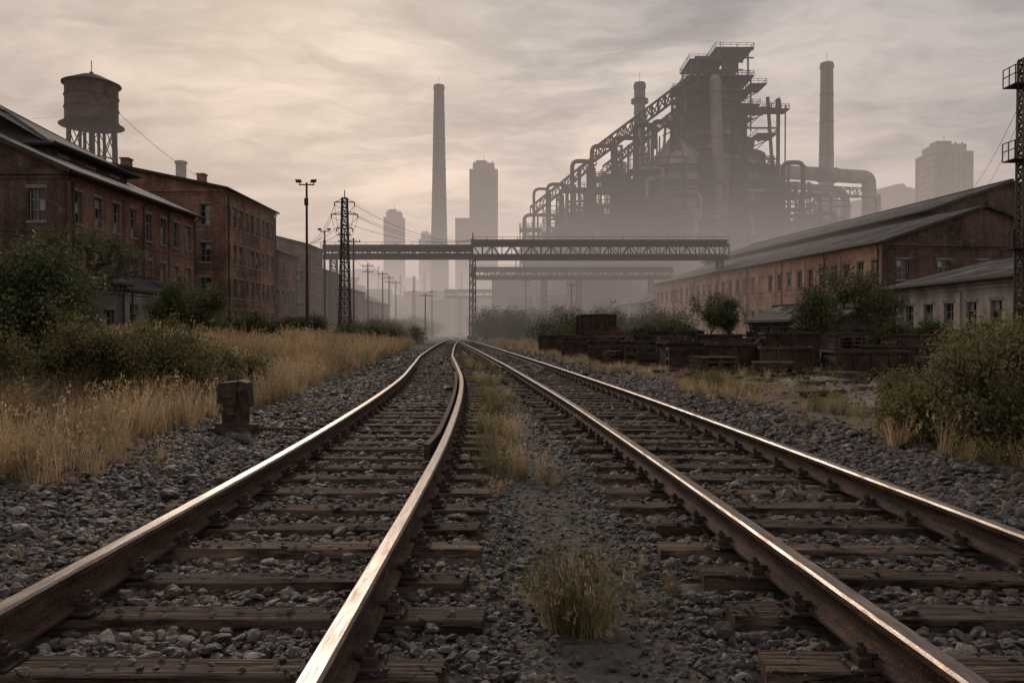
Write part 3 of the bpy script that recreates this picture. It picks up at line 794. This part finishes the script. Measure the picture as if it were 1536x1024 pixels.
for (x0,x1,z) in ((64,68.5,67.8),(65,69.8,61.5),(66,71.5,54.5),(43.5,48,66.5),(42,47,58)): platform(b,x0,x1,216,224,z); b.beam((x0,216,z-2.5),(x1,216,z),.3); b.beam((x0,224,z-2.5),(x1,224,z),.3)
pipe(b,[(71.6,216,24),(71.6,216,60.8),(66,216,60.8)],.5,1.5); platform(b,67.5,74,214,219,60.5); b.tube((71.6,216,60),(71.6,216,63.5),.9,.7,8)
b.beam((73.5,216,30),(73.5,216,62),.3)
for sx_ in (42.5,69.5):
    for y in (209,238): b.beam((sx_,y,20),(sx_+(3 if sx_<50 else -3),y,62),.7)
for z in (30,38,46,54): 
    b.beam((43,209,z),(69,209,z),.4)
    for x in (43,52,61): b.beam((x,209,z),(x+8.6,209,z+8),.22)
b.done('top_works',['steelfar'],root)
b=B()
pipe(b,[(55,217,60),(54,214,67),(52.6,208,66.5),(52.4,206,55),(53.5,205,26),(53.5,205,14)],1.5,5,14)
pipe(b,[(53.5,205,44),(53.5,205,22)],1.9,2,14); b.done('downcomer',['steelpale'],root)
b=B()
lattice(b,56.5,200,10,54,4.6,2.6,.34,11)
lattice(b,49,203,14,46,3,2.2,.28,9); lattice(b,66,207,18,46,3,2.2,.28,9)
truss(b,(50,213,67.5),(21,205,44.5),3.4,3.2,.36,16); truss(b,(47,215,61),(24,207,42),2.0,2.4,.28,14)
truss(b,(21,205,43.5),(5,200,30),2.4,2.6,.28,10)
for (x,z) in ((42,60),(34,53.5),(27,48),(20,42),(12,35)): lattice(b,x,208-(50-x)*.2,0,z,3,1.6,.26,int(z/4))
b.done('skip_incline',['steelfar'],root)
b=B()
top=lambda x: float(np.interp(x,[0,4,10,15,24,33,40,47,66,70,76,80,84],[25,29,34,40,45,49,47,40,40,43,40,34,29]))
for lay,(y0,y1) in enumerate(((196,203),(206,214),(216,225),(227,234),(236,243))):
    x=1+lay*1.1
    while x<82:
        w=R(4,9); z1=top(x+w/2)*R(.75,1.0) if lay>0 else top(x+w/2)*R(.5,.82)
        if not(42<x<62 and lay==0): scaffold(b,x,x+w,y0+R(0,2),y1-R(0,2),3,z1,R(3.0,4.4),R(3.0,4.6),R(.16,.27),.45)
        x+=w+R(0,2)
b.done('staging',['steelfar'],root)
b=B()
for i in range(90):
    x=R(-2,80); lay=R(200,242); h=top(x)*R(.3,.75); w=R(3,8); b.box((x,lay,h/2),(w,R(4,8),h),0,i%2)
    if random.random()<.5: b.slab([(x-w/2-.3,lay-3,h),(x+w/2+.3,lay-3,h),(x+w/2+.3,lay+1,h+2),(x-w/2-.3,lay+1,h+2)],.25,1)
b.done('plant_houses',['steelfar','steelpale'],root)
b=B()
for (x,z,dx,y) in ((5.5,37,4,202),(9,38.5,5,204),(15,43.5,4.5,200),(20,47.5,6,201),(25.5,50,6,203),(31,53,5,202),(12,36,6,198),(3,30,8,199),(36,55,5,206),(74,44,-5,204),(79,36,-5,206),(82,31,-6,203)):
    r=R(.35,.65); pipe(b,[(x,y,8),(x,y,z),(x+dx,y,z),(x+dx,y,z-R(5,14))],r,1.6)
for i in range(90):
    x=R(0,78); z=top(x)*R(.3,.95); y=R(195,206); r=R(.12,.45); L=R(5,16)
    if 44<x+L/2<62 and random.random()<.6: continue
    pts=[(x,y,z),(x+L,y,z)]
    if random.random()<.5: pts=[(x,y,z-R(3,9))]+pts
    if random.random()<.5: pts=pts+[(x+L,y,z-R(3,9))]
    pipe(b,pts,r,1.2,8,1 if random.random()<.4 else 0,False)
for i in range(50):
    x=R(2,80); z=top(x); y=R(202,230); b.tube((x,y,z*.6),(x,y,z+R(1,4.5)),R(.12,.4),None,6)
b.done('process_pipes',['steelfar','steelpale'],root)
root=empty('gas_main'); b=B()
pipe(b,[(72,250,51.5),(112,262,51.5),(117,263,51.5),(117,263,10)],2.2,8,14)
pipe(b,[(80,250,47),(106,260,47),(109,261,44),(109,261,10)],1.1,5,12)
b.done('pipe',['steelpale'],root)
b=B(); truss(b,(76,252,45),(114,262,45),2.5,3,.24,14,deck=False)
for x,y in ((84,254),(96,257),(106,260),(117,263),(120,265)): lattice(b,x,y,0,46,3.2,2.2,.22,12)
scaffold(b,84,104,255,262,10,36,5,5,.22,.4); b.done('trestles',['steelfar'],root)
hill('ore_heap',24,190,30,16,19,2.5); hill('ore_heap',60,188,26,14,15,6.5)

# ---------------------------------------------------------------- yard things
def bin_(x,y,w,d,h,rz,mat='rust2'):
    b=B(); z0=float(gh(np.array(x),np.array(y))); t_=.04
    co,si=math.cos(rz),math.sin(rz)
    def bx(u,v,z,a,c,e): b.box((x+u*co-v*si,y+u*si+v*co,z0+z),(a,c,e),rz)
    bx(0,0,.14,w,d,.06)
    for s in (-1,1):
        bx(0,s*(d/2-t_/2),.14+h/2,w,t_,h); bx(s*(w/2-t_/2),0,.142+h/2,t_,d-2*t_,h)
        bx(0,s*(d/2+.03),.14+h,w+.12,.08,.08); bx(s*(w/2+.03),0,.143+h,.08,d+.02,.076)
        n=max(2,int(w/.5))
        for i in range(n+1): bx(-w/2+w*i/n,s*(d/2+.025),.14+h/2,.06,.05,h-.06)
        for q in (-1,1): bx(s*w*.35,q*d*.38,.06,.12,.12,.14)
    for i in range(12):
        u,v=R(-w*.4,w*.4),R(-d*.35,d*.35); p=Vector((x+u*co-v*si,y+u*si+v*co,z0+h*.9)); q=p+Vector((R(-.5,.5),R(-.3,.3),R(0,.4)))
        b.beam(p,q,R(.03,.09))
    b.done('rusty_scrap_bin',[mat])
def frame_(x,y,w,d,h,rz):
    b=B(); z0=float(gh(np.array(x),np.array(y))); co,si=math.cos(rz),math.sin(rz)
    P=lambda u,v,z:(x+u*co-v*si,y+u*si+v*co,z0+z)
    for u in (-w/2,0,w/2):
        for v in (-d/2,d/2): b.beam(P(u,v,-.05),P(u,v,h),.07)
    for z in (.12,h*.55,h):
        for v in (-d/2,d/2): b.beam(P(-w/2,v,z),P(w/2,v,z),.07)
        for u in (-w/2,w/2): b.beam(P(u,-d/2,z),P(u,d/2,z),.07)
    for i in range(5): b.beam(P(-w/2,-d/2+d*i/4,.2+i*.03),P(w/2,-d/2+d*i/4,.2),.1)
    b.done('steel_stillage',['rust2'])
for a in [(10.7,24.3,2.1,1.2,.68,-.05),(8.6,25.2,1.5,1.1,.72,-.25),(7.3,26.4,1.4,1.0,.8,.2),(12.6,26.2,1.7,1.2,.7,.25),(9.9,28.6,1.8,1.2,1.1,-.15),(6.4,29.3,1.8,1.2,.7,.15),(8.2,31.5,1.6,1.2,1.1,-.3),(5.6,33.5,1.8,1.2,.7,-.3),(4.7,38.5,2,1.3,.75,-.1),(7.6,37,2,1.3,1.1,.4),(3.9,44,2,1.4,.8,-.1),(15.4,29.5,2.2,1.4,1.0,.3),(18.0,31.5,2.4,1.5,1.2,-.2),(11.6,35,2.2,1.4,1.1,.6),(2.9,52,2.2,1.4,.9,-.1),(6,48,2,1.4,1.1,.3),(20.5,30.5,2.2,1.4,1.3,.1)]:
    bin_(*a,mat='rust2' if random.random()<.7 else 'rust')
for a in [(6.2,27.6,1.6,1.1,.75,-.1),(5.4,31.2,1.6,1.1,.7,.3),(11.4,28.9,2,1.2,1.15,.4),(4.4,36,1.8,1.2,.65,-.1),(9.7,32.4,1.8,1.2,1.2,-.5),(13.9,27.8,1.6,1,.95,.1),(3.6,41.5,2,1.2,.8,-.1),(17,27.5,2,1.2,1.2,0)]: frame_(*a)
def pallets(x,y,n,rz):
    b=B(); z0=float(gh(np.array(x),np.array(y)))
    for k in range(n):
        r=rz+R(-.1,.1); co,si=math.cos(r),math.sin(r); z=z0+.15*k
        for i in range(7):
            v=-.5+i*1.0/6; b.box((x-v*si,y+v*co,z+.13),(1.2,.1,.022),r)
        for u in (-.52,0,.52): b.box((x+u*co,y+u*si,z+.06),(.1,1.0,.11),r)
    b.done('pallet_stack',['sleeper'])
for a in [(9.2,22.6,1,.3),(6.2,24.6,4,.1),(12.6,23.6,4,-.3),(14.8,25.2,6,.2),(6.9,34.6,7,0),(8.6,28.9,7,.5),(4.6,34.6,4,.1),(16.4,25.4,5,.4),(13.2,31.5,8,0),(5.3,42,7,.2),(7.7,23.6,3,-.2)]: pallets(*a)
b=B()
for i in range(30):
    x=R(5,13); y=R(16,26); a=R(-.6,.6); L=R(.4,1.6); z=float(gh(np.array(x),np.array(y)))+.06; b.box((x,y,z),(L,.12,.09),a)
b.done('loose_timbers',['sleeper'])
root=empty('freight_wagon'); b=B(); x,y=7.3,70; 
b.box((x,y,1.0),(2.8,5,.2)); b.box((x,y-2.5,1.9),(2.8,.1,1.7)); b.box((x,y+2.5,1.9),(2.8,.1,1.7))
for s in (-1,1):
    b.box((x+s*1.4,y,1.9),(.1,4.9,1.7))
    for i in range(6): b.box((x+s*1.48,y-2.4+i*.96,1.9),(.08,.1,1.7))
    for yy in (-1.6,1.6): b.tube((x+s*.7,y+yy,.5),(x+s*.85,y+yy,.5),.42,None,16)
for i in range(5): b.box((x-1.25+i*.62,y-2.58,1.9),(.09,.08,1.75))
b.box((x,y-2.62,2.75),(2.9,.1,.1)); b.box((x,y-2.7,1.05),(2.6,.3,.25)); 
for s in (-1,1): b.tube((x+s*.8,y-2.8,1.05),(x+s*.8,y-3.2,1.05),.12,.2,10)
b.done('body',['rust2'],root)

root=empty('switch_stand'); z0=.04; x,y=-3.86,11.2
b=B(); b.box((x,y,z0+.02),(.62,.5,.1)); b.box((x-.02,y,z0+.09),(.44,.4,.07)); b.box((x+.26,y-.1,z0+.09),(.12,.2,.05)); b.done('base',['casing'],root,bevel=.01)
b=B()
b.hexa([(x-.16,y-.15,z0+.12),(x+.14,y-.15,z0+.12),(x+.14,y+.15,z0+.12),(x-.16,y+.15,z0+.12)],[(x-.14,y-.14,z0+.44),(x+.13,y-.14,z0+.44),(x+.13,y+.14,z0+.44),(x-.14,y+.14,z0+.44)])
b.hexa([(x-.21,y-.19,z0+.40),(x+.05,y-.19,z0+.36),(x+.05,y+.17,z0+.36),(x-.21,y+.17,z0+.40)],[(x-.20,y-.17,z0+.68),(x+.05,y-.17,z0+.70),(x+.05,y+.15,z0+.70),(x-.20,y+.15,z0+.68)])
b.hexa([(x+.055,y-.14,z0+.3),(x+.21,y-.14,z0+.34),(x+.21,y+.14,z0+.34),(x+.055,y+.14,z0+.3)],[(x+.055,y-.14,z0+.72),(x+.18,y-.14,z0+.68),(x+.18,y+.14,z0+.68),(x+.055,y+.14,z0+.72)])
b.box((x+.17,y-.16,z0+.3),(.08,.05,.22)); b.box((x-.02,y-.17,z0+.28),(.1,.04,.1))
b.box((x-.08,y-.2,z0+.54),(.16,.02,.14))
b.tube((x-.24,y,z0+.55),(x-.2,y,z0+.55),.07,None,12); b.tube((x+.1,y-.2,z0+.58),(x+.1,y-.14,z0+.58),.035,None,8)
b.done('casing',['casing'],root,bevel=.02)
b=B(); b.beam((x+.3,y-.1,z0+.05),(cl(y)-.8,y-.1,.06),.03); b.done('throw_rod',['rust'],root)

# ---------------------------------------------------------------- vegetation
def leaf_cluster(n,rad,size,mat):
    v=[];f=[]
    for i in range(n):
        c=Vector((random.gauss(0,1),random.gauss(0,1),random.gauss(0,.8)))*rad*.5
        d=Vector((R(-1,1),R(-1,1),R(-.7,.5))).normalized(); u=d.cross(Vector((R(-1,1),R(-1,1),R(-1,1)))).normalized()
        s=size*R(.6,1.2); nrm=d.cross(u)
        k=len(v); v+= [c-d*s*.5,c+u*s*.28+nrm*s*.06,c+d*s*.5,c-u*s*.28+nrm*s*.06]; f.append((k,k+1,k+2,k+3))
    return rawmesh('leaf_cluster',v,f,mat)
LG=collect('green_leaves',[leaf_cluster(24,.30,.10,'leafg') for _ in range(4)])
LY=collect('olive_leaves',[leaf_cluster(14,.22,.062,'leafy') for _ in range(4)])
def tree(name,x,y,h,w,coll,stems=1,dens=1.0,zlow=.12,cs=1.0,gap=-.08):
    z0=float(gh(np.array(x),np.array(y)))-.05
    root=empty(name); b=B(); tips=[]
    def grow(p,d,L,r,dep):
        pts=[p]; q=p.copy(); dd=d.copy()
        for k in range(4):
            dd=(dd+Vector((random.gauss(0,.16),random.gauss(0,.16),random.gauss(0,.1)+.04))).normalized(); q=q+dd*L/4; pts.append(q.copy())
        b.poly(pts,[max(.006,r*(1-.14*i)) for i in range(5)],5 if dep>1 else 4,None,False)
        if dep<=2: tips.extend([pts[2],pts[3],pts[4]] if dep<=1 else [pts[3],pts[4]])
        if dep==0: return
        n=random.choice((3,4)) if dep>1 else 3
        for i in range(n):
            s=pts[random.choice((2,3,4)) if i else 4]; a=R(0,math.tau); sp=R(.45,1.0)
            nd=(dd+Vector((math.cos(a),math.sin(a),R(-.15,.45)))*sp).normalized()
            grow(s,nd,L*R(.55,.8),r*.55,dep-1)
    for i in range(stems):
        a=i*math.tau/stems+R(-.4,.4); sp=0 if stems==1 else R(.1,.95)
        d=Vector((math.cos(a)*sp,math.sin(a)*sp,1)).normalized()
        off=Vector((math.cos(a),math.sin(a),0))*(0 if stems==1 else w*.14)
        grow(Vector((0,0,0))+off,d,h*(.36 if stems==1 else R(.22,.42)),h*(.03 if stems==1 else .012),3)
    T=np.array([tuple(t_) for t_ in tips]); mx=np.percentile(T[:,2],98); cxy=(np.percentile(T[:,0],5)+np.percentile(T[:,0],95))/2,(np.percentile(T[:,1],5)+np.percentile(T[:,1],95))/2
    wr=np.percentile(np.abs(T[:,0]-cxy[0]),93)
    sz=h*.95/mx; sx=w/2/wr
    b.v=[((p[0]-cxy[0])*sx+x,(p[1]-cxy[1])*sx+y,p[2]*sz+z0) for p in b.v]
    b.done('trunk_and_limbs',['bark'],root)
    T=(T-np.array([cxy[0],cxy[1],0]))*np.array([sx,sx,sz])
    if stems>4:   # shoots and low side leaves down to the ground
        T2=T[rng.random(len(T))<.55].copy(); T2[:,2]*=rng.uniform(.08,.8,len(T2)); T=np.concatenate([T,T2]); zlow=.02
    T=T[T[:,2]>h*zlow]
    fk=1.5*dens; k=int(fk)+1; P=np.repeat(T,k,axis=0); P=P[rng.random(len(P))<fk/k]; P=P+rng.normal(0,.06*w**.5,P.shape)
    fr=3.0/max(1.5,w*.5)
    keep=np.array([noise.noise(Vector(p)*fr+Vector((x,y,0)))>gap for p in P]); P=P[keep]
    P=P+np.array([x,y,z0]); P[:,2]=np.maximum(P[:,2],z0+.1); n=len(P); s=cs*rng.uniform(.55,1.2,n)[:,None]*np.ones(3)
    scatter('foliage',P,rng.uniform(0,6.28,(n,3)),s,rng.integers(0,4,n),coll,root)
tree('birch_tree',-19.4,37,5.5,3.1,LG,1,1.8,.15,cs=1.15)
tree('bush',-9.4,14.3,2.5,3.0,LG,9,1.1,.05)
tree('bush',-12.3,17,3.0,2.8,LG,9,1.1,.05)
tree('bush',-7.2,14.4,1.45,2.7,LY,15,1.2,.04)
tree('bush',-8.6,11.4,1.15,2.0,LY,12,1.0,.04)
tree('bush',-6.4,16.5,1.0,1.8,LY,9,1.0,.04)
tree('bush',-15.5,38,3.1,2.5,LG,8,1.2,.05,cs=1.1)
tree('bush',-13.4,40,1.6,2.3,LG,8,1.1,.05,cs=1.1)
tree('bush',-22.0,55,2.6,2.0,LG,8,1.1,.05,cs=1.2)
tree('bush',-17.5,66,1.8,3.5,LG,8,1.1,.05,cs=1.5)
tree('maple_tree',15.0,36.5,4.1,3.7,LG,3,2.4,.08,cs=1.15)
tree('maple_tree',14.2,60,3.8,4.2,LG,3,2.4,.08,cs=1.4)
tree('bush',6.25,9.2,1.35,2.0,LY,12,.85,.04)
tree('bush',7.7,11.4,1.5,2.4,LY,12,.95,.04)
tree('bush',5.6,10.8,.6,1.0,LY,7,.9,.04)
tree('bush',7.3,13.6,.65,1.2,LY,9,.9,.04)
tree('bush',18.9,38,1.6,2.4,LG,8,1.1,.05,cs=1.2)
tree('bush',23,40,1.5,2.6,LG,8,1.1,.05,cs=1.2)
tree('bush',11,58,1.6,3.5,LG,8,1.1,.05,cs=1.4)
def belt(name,spec,coll,cs):
    P=[]
    for (x0,x1,y0,y1,h,n) in spec:
        k=int(n/60)
        for i in range(k):
            cx,cy=R(x0,x1),R(y0,y1); hh=h*R(.4,1.1); rr=hh*R(.4,.65)
            q=rng.normal(0,1,(60,3)); q/=np.linalg.norm(q,axis=1)[:,None]; q*=rng.uniform(.5,1.05,(60,1))
            P.append(np.stack([cx+q[:,0]*rr,cy+q[:,1]*rr,np.abs(hh*.5+q[:,2]*hh*.5)+.2],1))
    P=np.concatenate(P); n=len(P)
    scatter(name,P,rng.uniform(0,6.28,(n,3)),rng.uniform(.6,1.3,n)[:,None]*np.ones(3)*cs,rng.integers(0,4,n),coll)
belt('distant_shrubs',[(-5,1,100,130,4.5,1500),(0,12,95,135,4.6,3000),(10,20,85,120,4,2100),(-21,-14,85,120,2.4,1500),(-24,-17,125,200,4,2400),(-6,14,150,200,6,2400),(3,11,72,95,2.3,1200),(-14,-10,60,85,1.3,900)],LG,2.0)

def tuft(n,h,rad,wd,mat,seg=3):
    v=[];f=[]
    for i in range(n):
        a=R(0,math.tau); r=rad*abs(random.gauss(0,.5)); bx,by=r*math.cos(a),r*math.sin(a)
        a2=a+R(-.7,.7); lean=R(.05,.75); L=h*R(.45,1.1); px,py=-math.sin(a2),math.cos(a2); k=len(v)
        for s in range(seg+1):
            t_=s/seg; o=lean*L*t_*t_; z=L*t_*(1-.35*lean*t_); w=wd*(1-t_)**.6*.5+.0004
            v+= [(bx+math.cos(a2)*o-px*w,by+math.sin(a2)*o-py*w,z),(bx+math.cos(a2)*o+px*w,by+math.sin(a2)*o+py*w,z)]
        for s in range(seg): f.append((k+2*s,k+2*s+1,k+2*s+3,k+2*s+2))
        if random.random()<.25 and h>.3:
            c=Vector(v[-1]); 
            for q in range(5):
                e=c+Vector((R(-.02,.02),R(-.02,.02),R(-.06,.03))); m=len(v); v+= [tuple(e),tuple(e+Vector((.008,0,.012))),tuple(e+Vector((0,0,.03))),tuple(e+Vector((-.008,0,.012)))]; f.append((m,m+1,m+2,m+3))
    return rawmesh('grass_tuft',v,f,mat)
GD=collect('dry_tufts',[tuft(46,.62,.16,.007,'grassd') for _ in range(3)]+[tuft(40,.45,.14,.007,'grassd') for _ in range(2)]+[tuft(40,.4,.13,.007,'grassg')])
GF=collect('dry_tufts_far',[tuft(40,.62,.25,.016,'grassd',2) for _ in range(4)]+[tuft(34,.5,.22,.016,'grassg',2)])
def fbm(x,y,s,o=0):
    return np.array([noise.noise(Vector((a*s+o,c*s,o)))+.5*noise.noise(Vector((a*s*2.3+o,c*s*2.3,o+3))) for a,c in zip(x,y)])
def grass(name,zones,coll,ni,wedge=.8):
    PP=[];SS=[]
    for (a0,a1,y0,y1,dens,sc,thr,o) in zones:
        n=int((a1-a0)*(y1-y0)*dens); yy=rng.uniform(y0,y1,n); xp=rng.uniform(a0,a1,n); xx=xp+sh(yy)
        k=np.abs(xx)<wedge*yy+2.5; xx,yy,xp=xx[k],yy[k],xp[k]
        nz=fbm(xx,yy,.35,o); 
        edge=np.minimum(xp-a0,a1-xp); k=(nz+np.minimum(edge,1.2)*.35>thr); xx,yy,nz=xx[k],yy[k],nz[k]; n=len(xx)
        s=sc*rng.uniform(.5,1.25,n)*(1+.6*nz)
        PP.append(np.stack([xx,yy,gh(xx,yy)-.02],1)); SS.append(s[:,None]*np.array([1,1,1.0]))
    P=np.concatenate(PP);S=np.concatenate(SS); n=len(P); print(name,n)
    scatter(name,P,np.stack([rng.uniform(-.2,.2,n),rng.uniform(-.2,.2,n),rng.uniform(0,6.28,n)],1),S,rng.integers(0,ni,n),coll)
grass('dry_grass',[(-16,-4.5,5,14,17,1.05,-.15,1),(-16,-4.2,14,26,13,1.3,-.3,2),
    (-5.2,-3.7,7,26,8,.55,.15,3),(4.9,9,6,13,12,.6,.1,4),(4.7,8.2,13,28,9,.42,.2,5),(8,18,8,30,2.5,.35,.3,6)],GD,6)
grass('meadow_grass',[(-22,-4,26,60,6,1.45,-.35,2),(-20,-3.8,60,110,2.3,1.4,-.35,2),(4.2,7,26,60,5,.45,.05,5),(3.8,8,60,110,2,.7,-.1,5),(8,24,26,60,1.2,.45,.25,6),(8,28,60,110,1.2,1.0,0,6)],GF,5,1.0)
P=[]
for (a0,a1,y0,y1,n,hh) in ((-14,-6,9,26,50,.8),(-18,-8,26,60,50,.9),(5.2,10,8,24,34,.35),(6,20,26,50,24,.5),(-4.2,-3.6,14,40,8,.3)):
    for i in range(n):
        y=R(y0,y1); x=R(a0,a1)+float(sh(y)); z=float(gh(np.array(x),np.array(y))); h_=hh*R(.4,1.1); m=int(14*h_/.6)+4
        for k in range(m): P.append((x+random.gauss(0,.25*h_),y+random.gauss(0,.25*h_),z+h_*R(.1,1)))
P=np.array(P); n=len(P); scatter('leafy_weeds',P,rng.uniform(0,6.28,(n,3)),rng.uniform(.5,1.1,n)[:,None]*np.ones(3),rng.integers(0,4,n),LY)
def clump(name,L,coll,ni):
    P=[];S=[]
    for (x,y,r,n,s) in L:
        for i in range(n):
            a=R(0,6.28); q=r*math.sqrt(random.random()); px,py=x+q*math.cos(a),y+q*math.sin(a)
            P.append((px,py,float(gh(np.array(px),np.array(py))))); S.append([s*R(.5,1.15)*(1-.4*q/r)]*3)
    n=len(P); scatter(name,P,np.stack([rng.uniform(-.25,.25,n),rng.uniform(-.25,.25,n),rng.uniform(0,6.28,n)],1),S,rng.integers(0,ni,n),coll)
GC=collect('track_tufts',[tuft(70,.46,.12,.0045,'grassg') for _ in range(3)]+[tuft(60,.46,.12,.0045,'grassd') for _ in range(2)])
clump('weed_tuft',[(.34,4.05,.2,20,1.08),(.72,4.25,.3,12,.34),(.0,4.4,.2,5,.35)],GC,5)
clump('weed_tuft',[(.0,8.2,.4,16,.95),(.4,7.7,.25,7,.6),(-.15,7.2,.25,6,.5)],GC,5)
clump('weed_tuft',[(-.15,11,.35,16,1.2),(-.25,13.5,.3,14,1.2),(-.1,9.6,.3,12,1.0)],GC,5)
clump('weed_tuft',[(.8,4.9,.4,8,.28),(-.2,5.6,.3,6,.25),(1.1,5.8,.4,6,.28),(.9,7,.4,6,.3),(-.4,17,.5,20,1.0),(-.8,22,.6,22,1.0),(-1.5,30,.8,26,1.0),(-3,42,1,30,1.1),(.9,12,.3,6,.45),(.7,16,.3,7,.5),(0,24,.5,10,.7)],GC,5)
clump('weed_tuft',[(-1.8,3.6,.5,7,.2),(-2.9,5,.6,8,.25),(2.6,5.2,.5,6,.2),(4.6,7,.4,10,.45),(-3.9,11.4,.35,10,.6),(-4,8.5,.5,9,.45),(-3.6,15,.5,10,.6),(-1.6,9,.5,5,.22),(2.2,9,.5,6,.22),(-1.2,6.2,.4,4,.2)],GC,5)
clump('weed_tuft',[(4.9,20,.7,26,1.3),(5.6,14,.6,14,.8),(4.3,12,.5,12,.5),(3.3,26,.8,18,.9),(2.9,34,1,20,.9),(8.4,18,.8,14,.8),(4,17,.6,12,.6)],GC,5)

# ---------------------------------------------------------------- haze: air boxes whose emission stands in for scattered light, thicker near the ground
root=empty('glowing_haze')
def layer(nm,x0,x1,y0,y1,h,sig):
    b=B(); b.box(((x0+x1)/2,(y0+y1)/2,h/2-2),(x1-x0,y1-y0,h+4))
    t=NT('glowing_air_'+nm); v=t.n('ShaderNodeVolumeAbsorption'); v.inputs['Color'].default_value=(0,0,0,1); v.inputs['Density'].default_value=sig
    e=t.n('ShaderNodeEmission'); e.inputs[0].default_value=(.57,.465,.415,1); e.inputs[1].default_value=sig  # added self-glow brightens the air; no light is scattered here
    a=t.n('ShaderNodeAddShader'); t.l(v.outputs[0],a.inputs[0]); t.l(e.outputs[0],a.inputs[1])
    t.l(a.outputs[0],t.out.inputs['Volume']); M['glowing_air_'+nm]=t.m
    b.done(nm,['glowing_air_'+nm],root)
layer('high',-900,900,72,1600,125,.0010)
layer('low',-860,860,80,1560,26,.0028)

# ---------------------------------------------------------------- sky
w=bpy.data.worlds.new('World'); scene.world=w; w.use_nodes=True; nt=w.node_tree; nt.nodes.clear()
class W(NT):
    def __init__(s): s.t=nt
t=W(); out=t.n('ShaderNodeOutputWorld')
SUN_EL=math.radians(24); SUN_AZ=math.radians(-16)
sky=t.n('ShaderNodeTexSky',sky_type='NISHITA'); sky.sun_disc=False; sky.sun_elevation=SUN_EL; sky.sun_rotation=SUN_AZ; sky.dust_density=4; sky.air_density=1.5
tc=t.n('ShaderNodeTexCoord').outputs['Generated']; sx=t.n('ShaderNodeSeparateXYZ'); t.l(tc,sx.inputs[0])
zc=t.math('MAXIMUM',sx.outputs[2],0.0); den=t.math('ADD',zc,.12)
cv=t.n('ShaderNodeCombineXYZ'); t.l(t.math('DIVIDE',sx.outputs[0],den),cv.inputs[0]); t.l(t.math('MULTIPLY',t.math('DIVIDE',sx.outputs[1],den),1.2),cv.inputs[1])
warp=t.n('ShaderNodeTexNoise'); warp.inputs['Scale'].default_value=1.6; warp.inputs['Detail'].default_value=4; t.l(cv.outputs[0],warp.inputs['Vector'])
wv=t.n('ShaderNodeMix',data_type='VECTOR'); wv.inputs[0].default_value=.4; t.l(cv.outputs[0],wv.inputs[4]); t.l(warp.outputs['Color'],wv.inputs[5])
n1=t.noise(wv.outputs[1],1.9,5,.6); n2=t.noise(t.mapping(wv.outputs[1],(.8,1.3,1),(0,0,.3)),5.2,5,.6)
cl_=t.math('ADD',t.math('MULTIPLY',n1,.7),t.math('MULTIPLY',n2,.3))
base=t.ramp(zc,[(0,(.70,.545,.475)),(.10,(.74,.60,.535)),(.20,(.72,.615,.56)),(.30,(.54,.49,.465)),(.42,(.42,.405,.41)),(.7,(.40,.40,.41)),(1,(.38,.38,.40))])
cf=t.ramp(cl_,[(.40,(.55,.56,.59)),(.46,(.74,.75,.77)),(.51,(.98,.97,.96)),(.56,(1.22,1.18,1.13)),(.62,(1.5,1.42,1.33))])
amt=t.ramp(zc,[(.02,.15),(.12,.6),(.22,1.0)])
c=t.mix(1.0,base,t.mix(amt,(1.0,1.0,1.0),cf),'MULTIPLY')
az=t.ramp(t.math('ADD',t.math('MULTIPLY',sx.outputs[0],1.0),.5),[(.0,(.72,.71,.71)),(.34,(1.1,1.07,1.03)),(.6,(1.05,1.03,1.0)),(1.0,(.64,.67,.71))])
c=t.mix(1.0,c,az,'MULTIPLY')
bg1=t.n('ShaderNodeBackground'); t.l(sky.outputs[0],bg1.inputs[0]); bg1.inputs[1].default_value=.06
bg2=t.n('ShaderNodeBackground'); t.l(c,bg2.inputs[0]); bg2.inputs[1].default_value=1.1
ms=t.n('ShaderNodeMixShader'); ms.inputs[0].default_value=.9; t.l(bg1.outputs[0],ms.inputs[1]); t.l(bg2.outputs[0],ms.inputs[2]); t.l(ms.outputs[0],out.inputs[0])
sd=bpy.data.lights.new('sun','SUN'); sd.energy=1.5; sd.angle=math.radians(10); sd.color=(1,.84,.70)
so=bpy.data.objects.new('sun',sd); scene.collection.objects.link(so)
dirv=Vector((math.sin(SUN_AZ)*math.cos(SUN_EL),math.cos(SUN_AZ)*math.cos(SUN_EL),math.sin(SUN_EL)))
so.rotation_euler=dirv.to_track_quat('Z','Y').to_euler()

scene.view_settings.view_transform='Standard'; scene.view_settings.look='None'; scene.view_settings.exposure=0
cd=bpy.data.cameras.new('camera'); cam=bpy.data.objects.new('camera',cd); scene.collection.objects.link(cam); scene.camera=cam
cam.location=(0,0,1.45); cam.rotation_euler=(math.radians(90-.81),0,0); cd.lens=28.125; cd.sensor_width=36; cd.clip_end=9000; cd.clip_start=.05
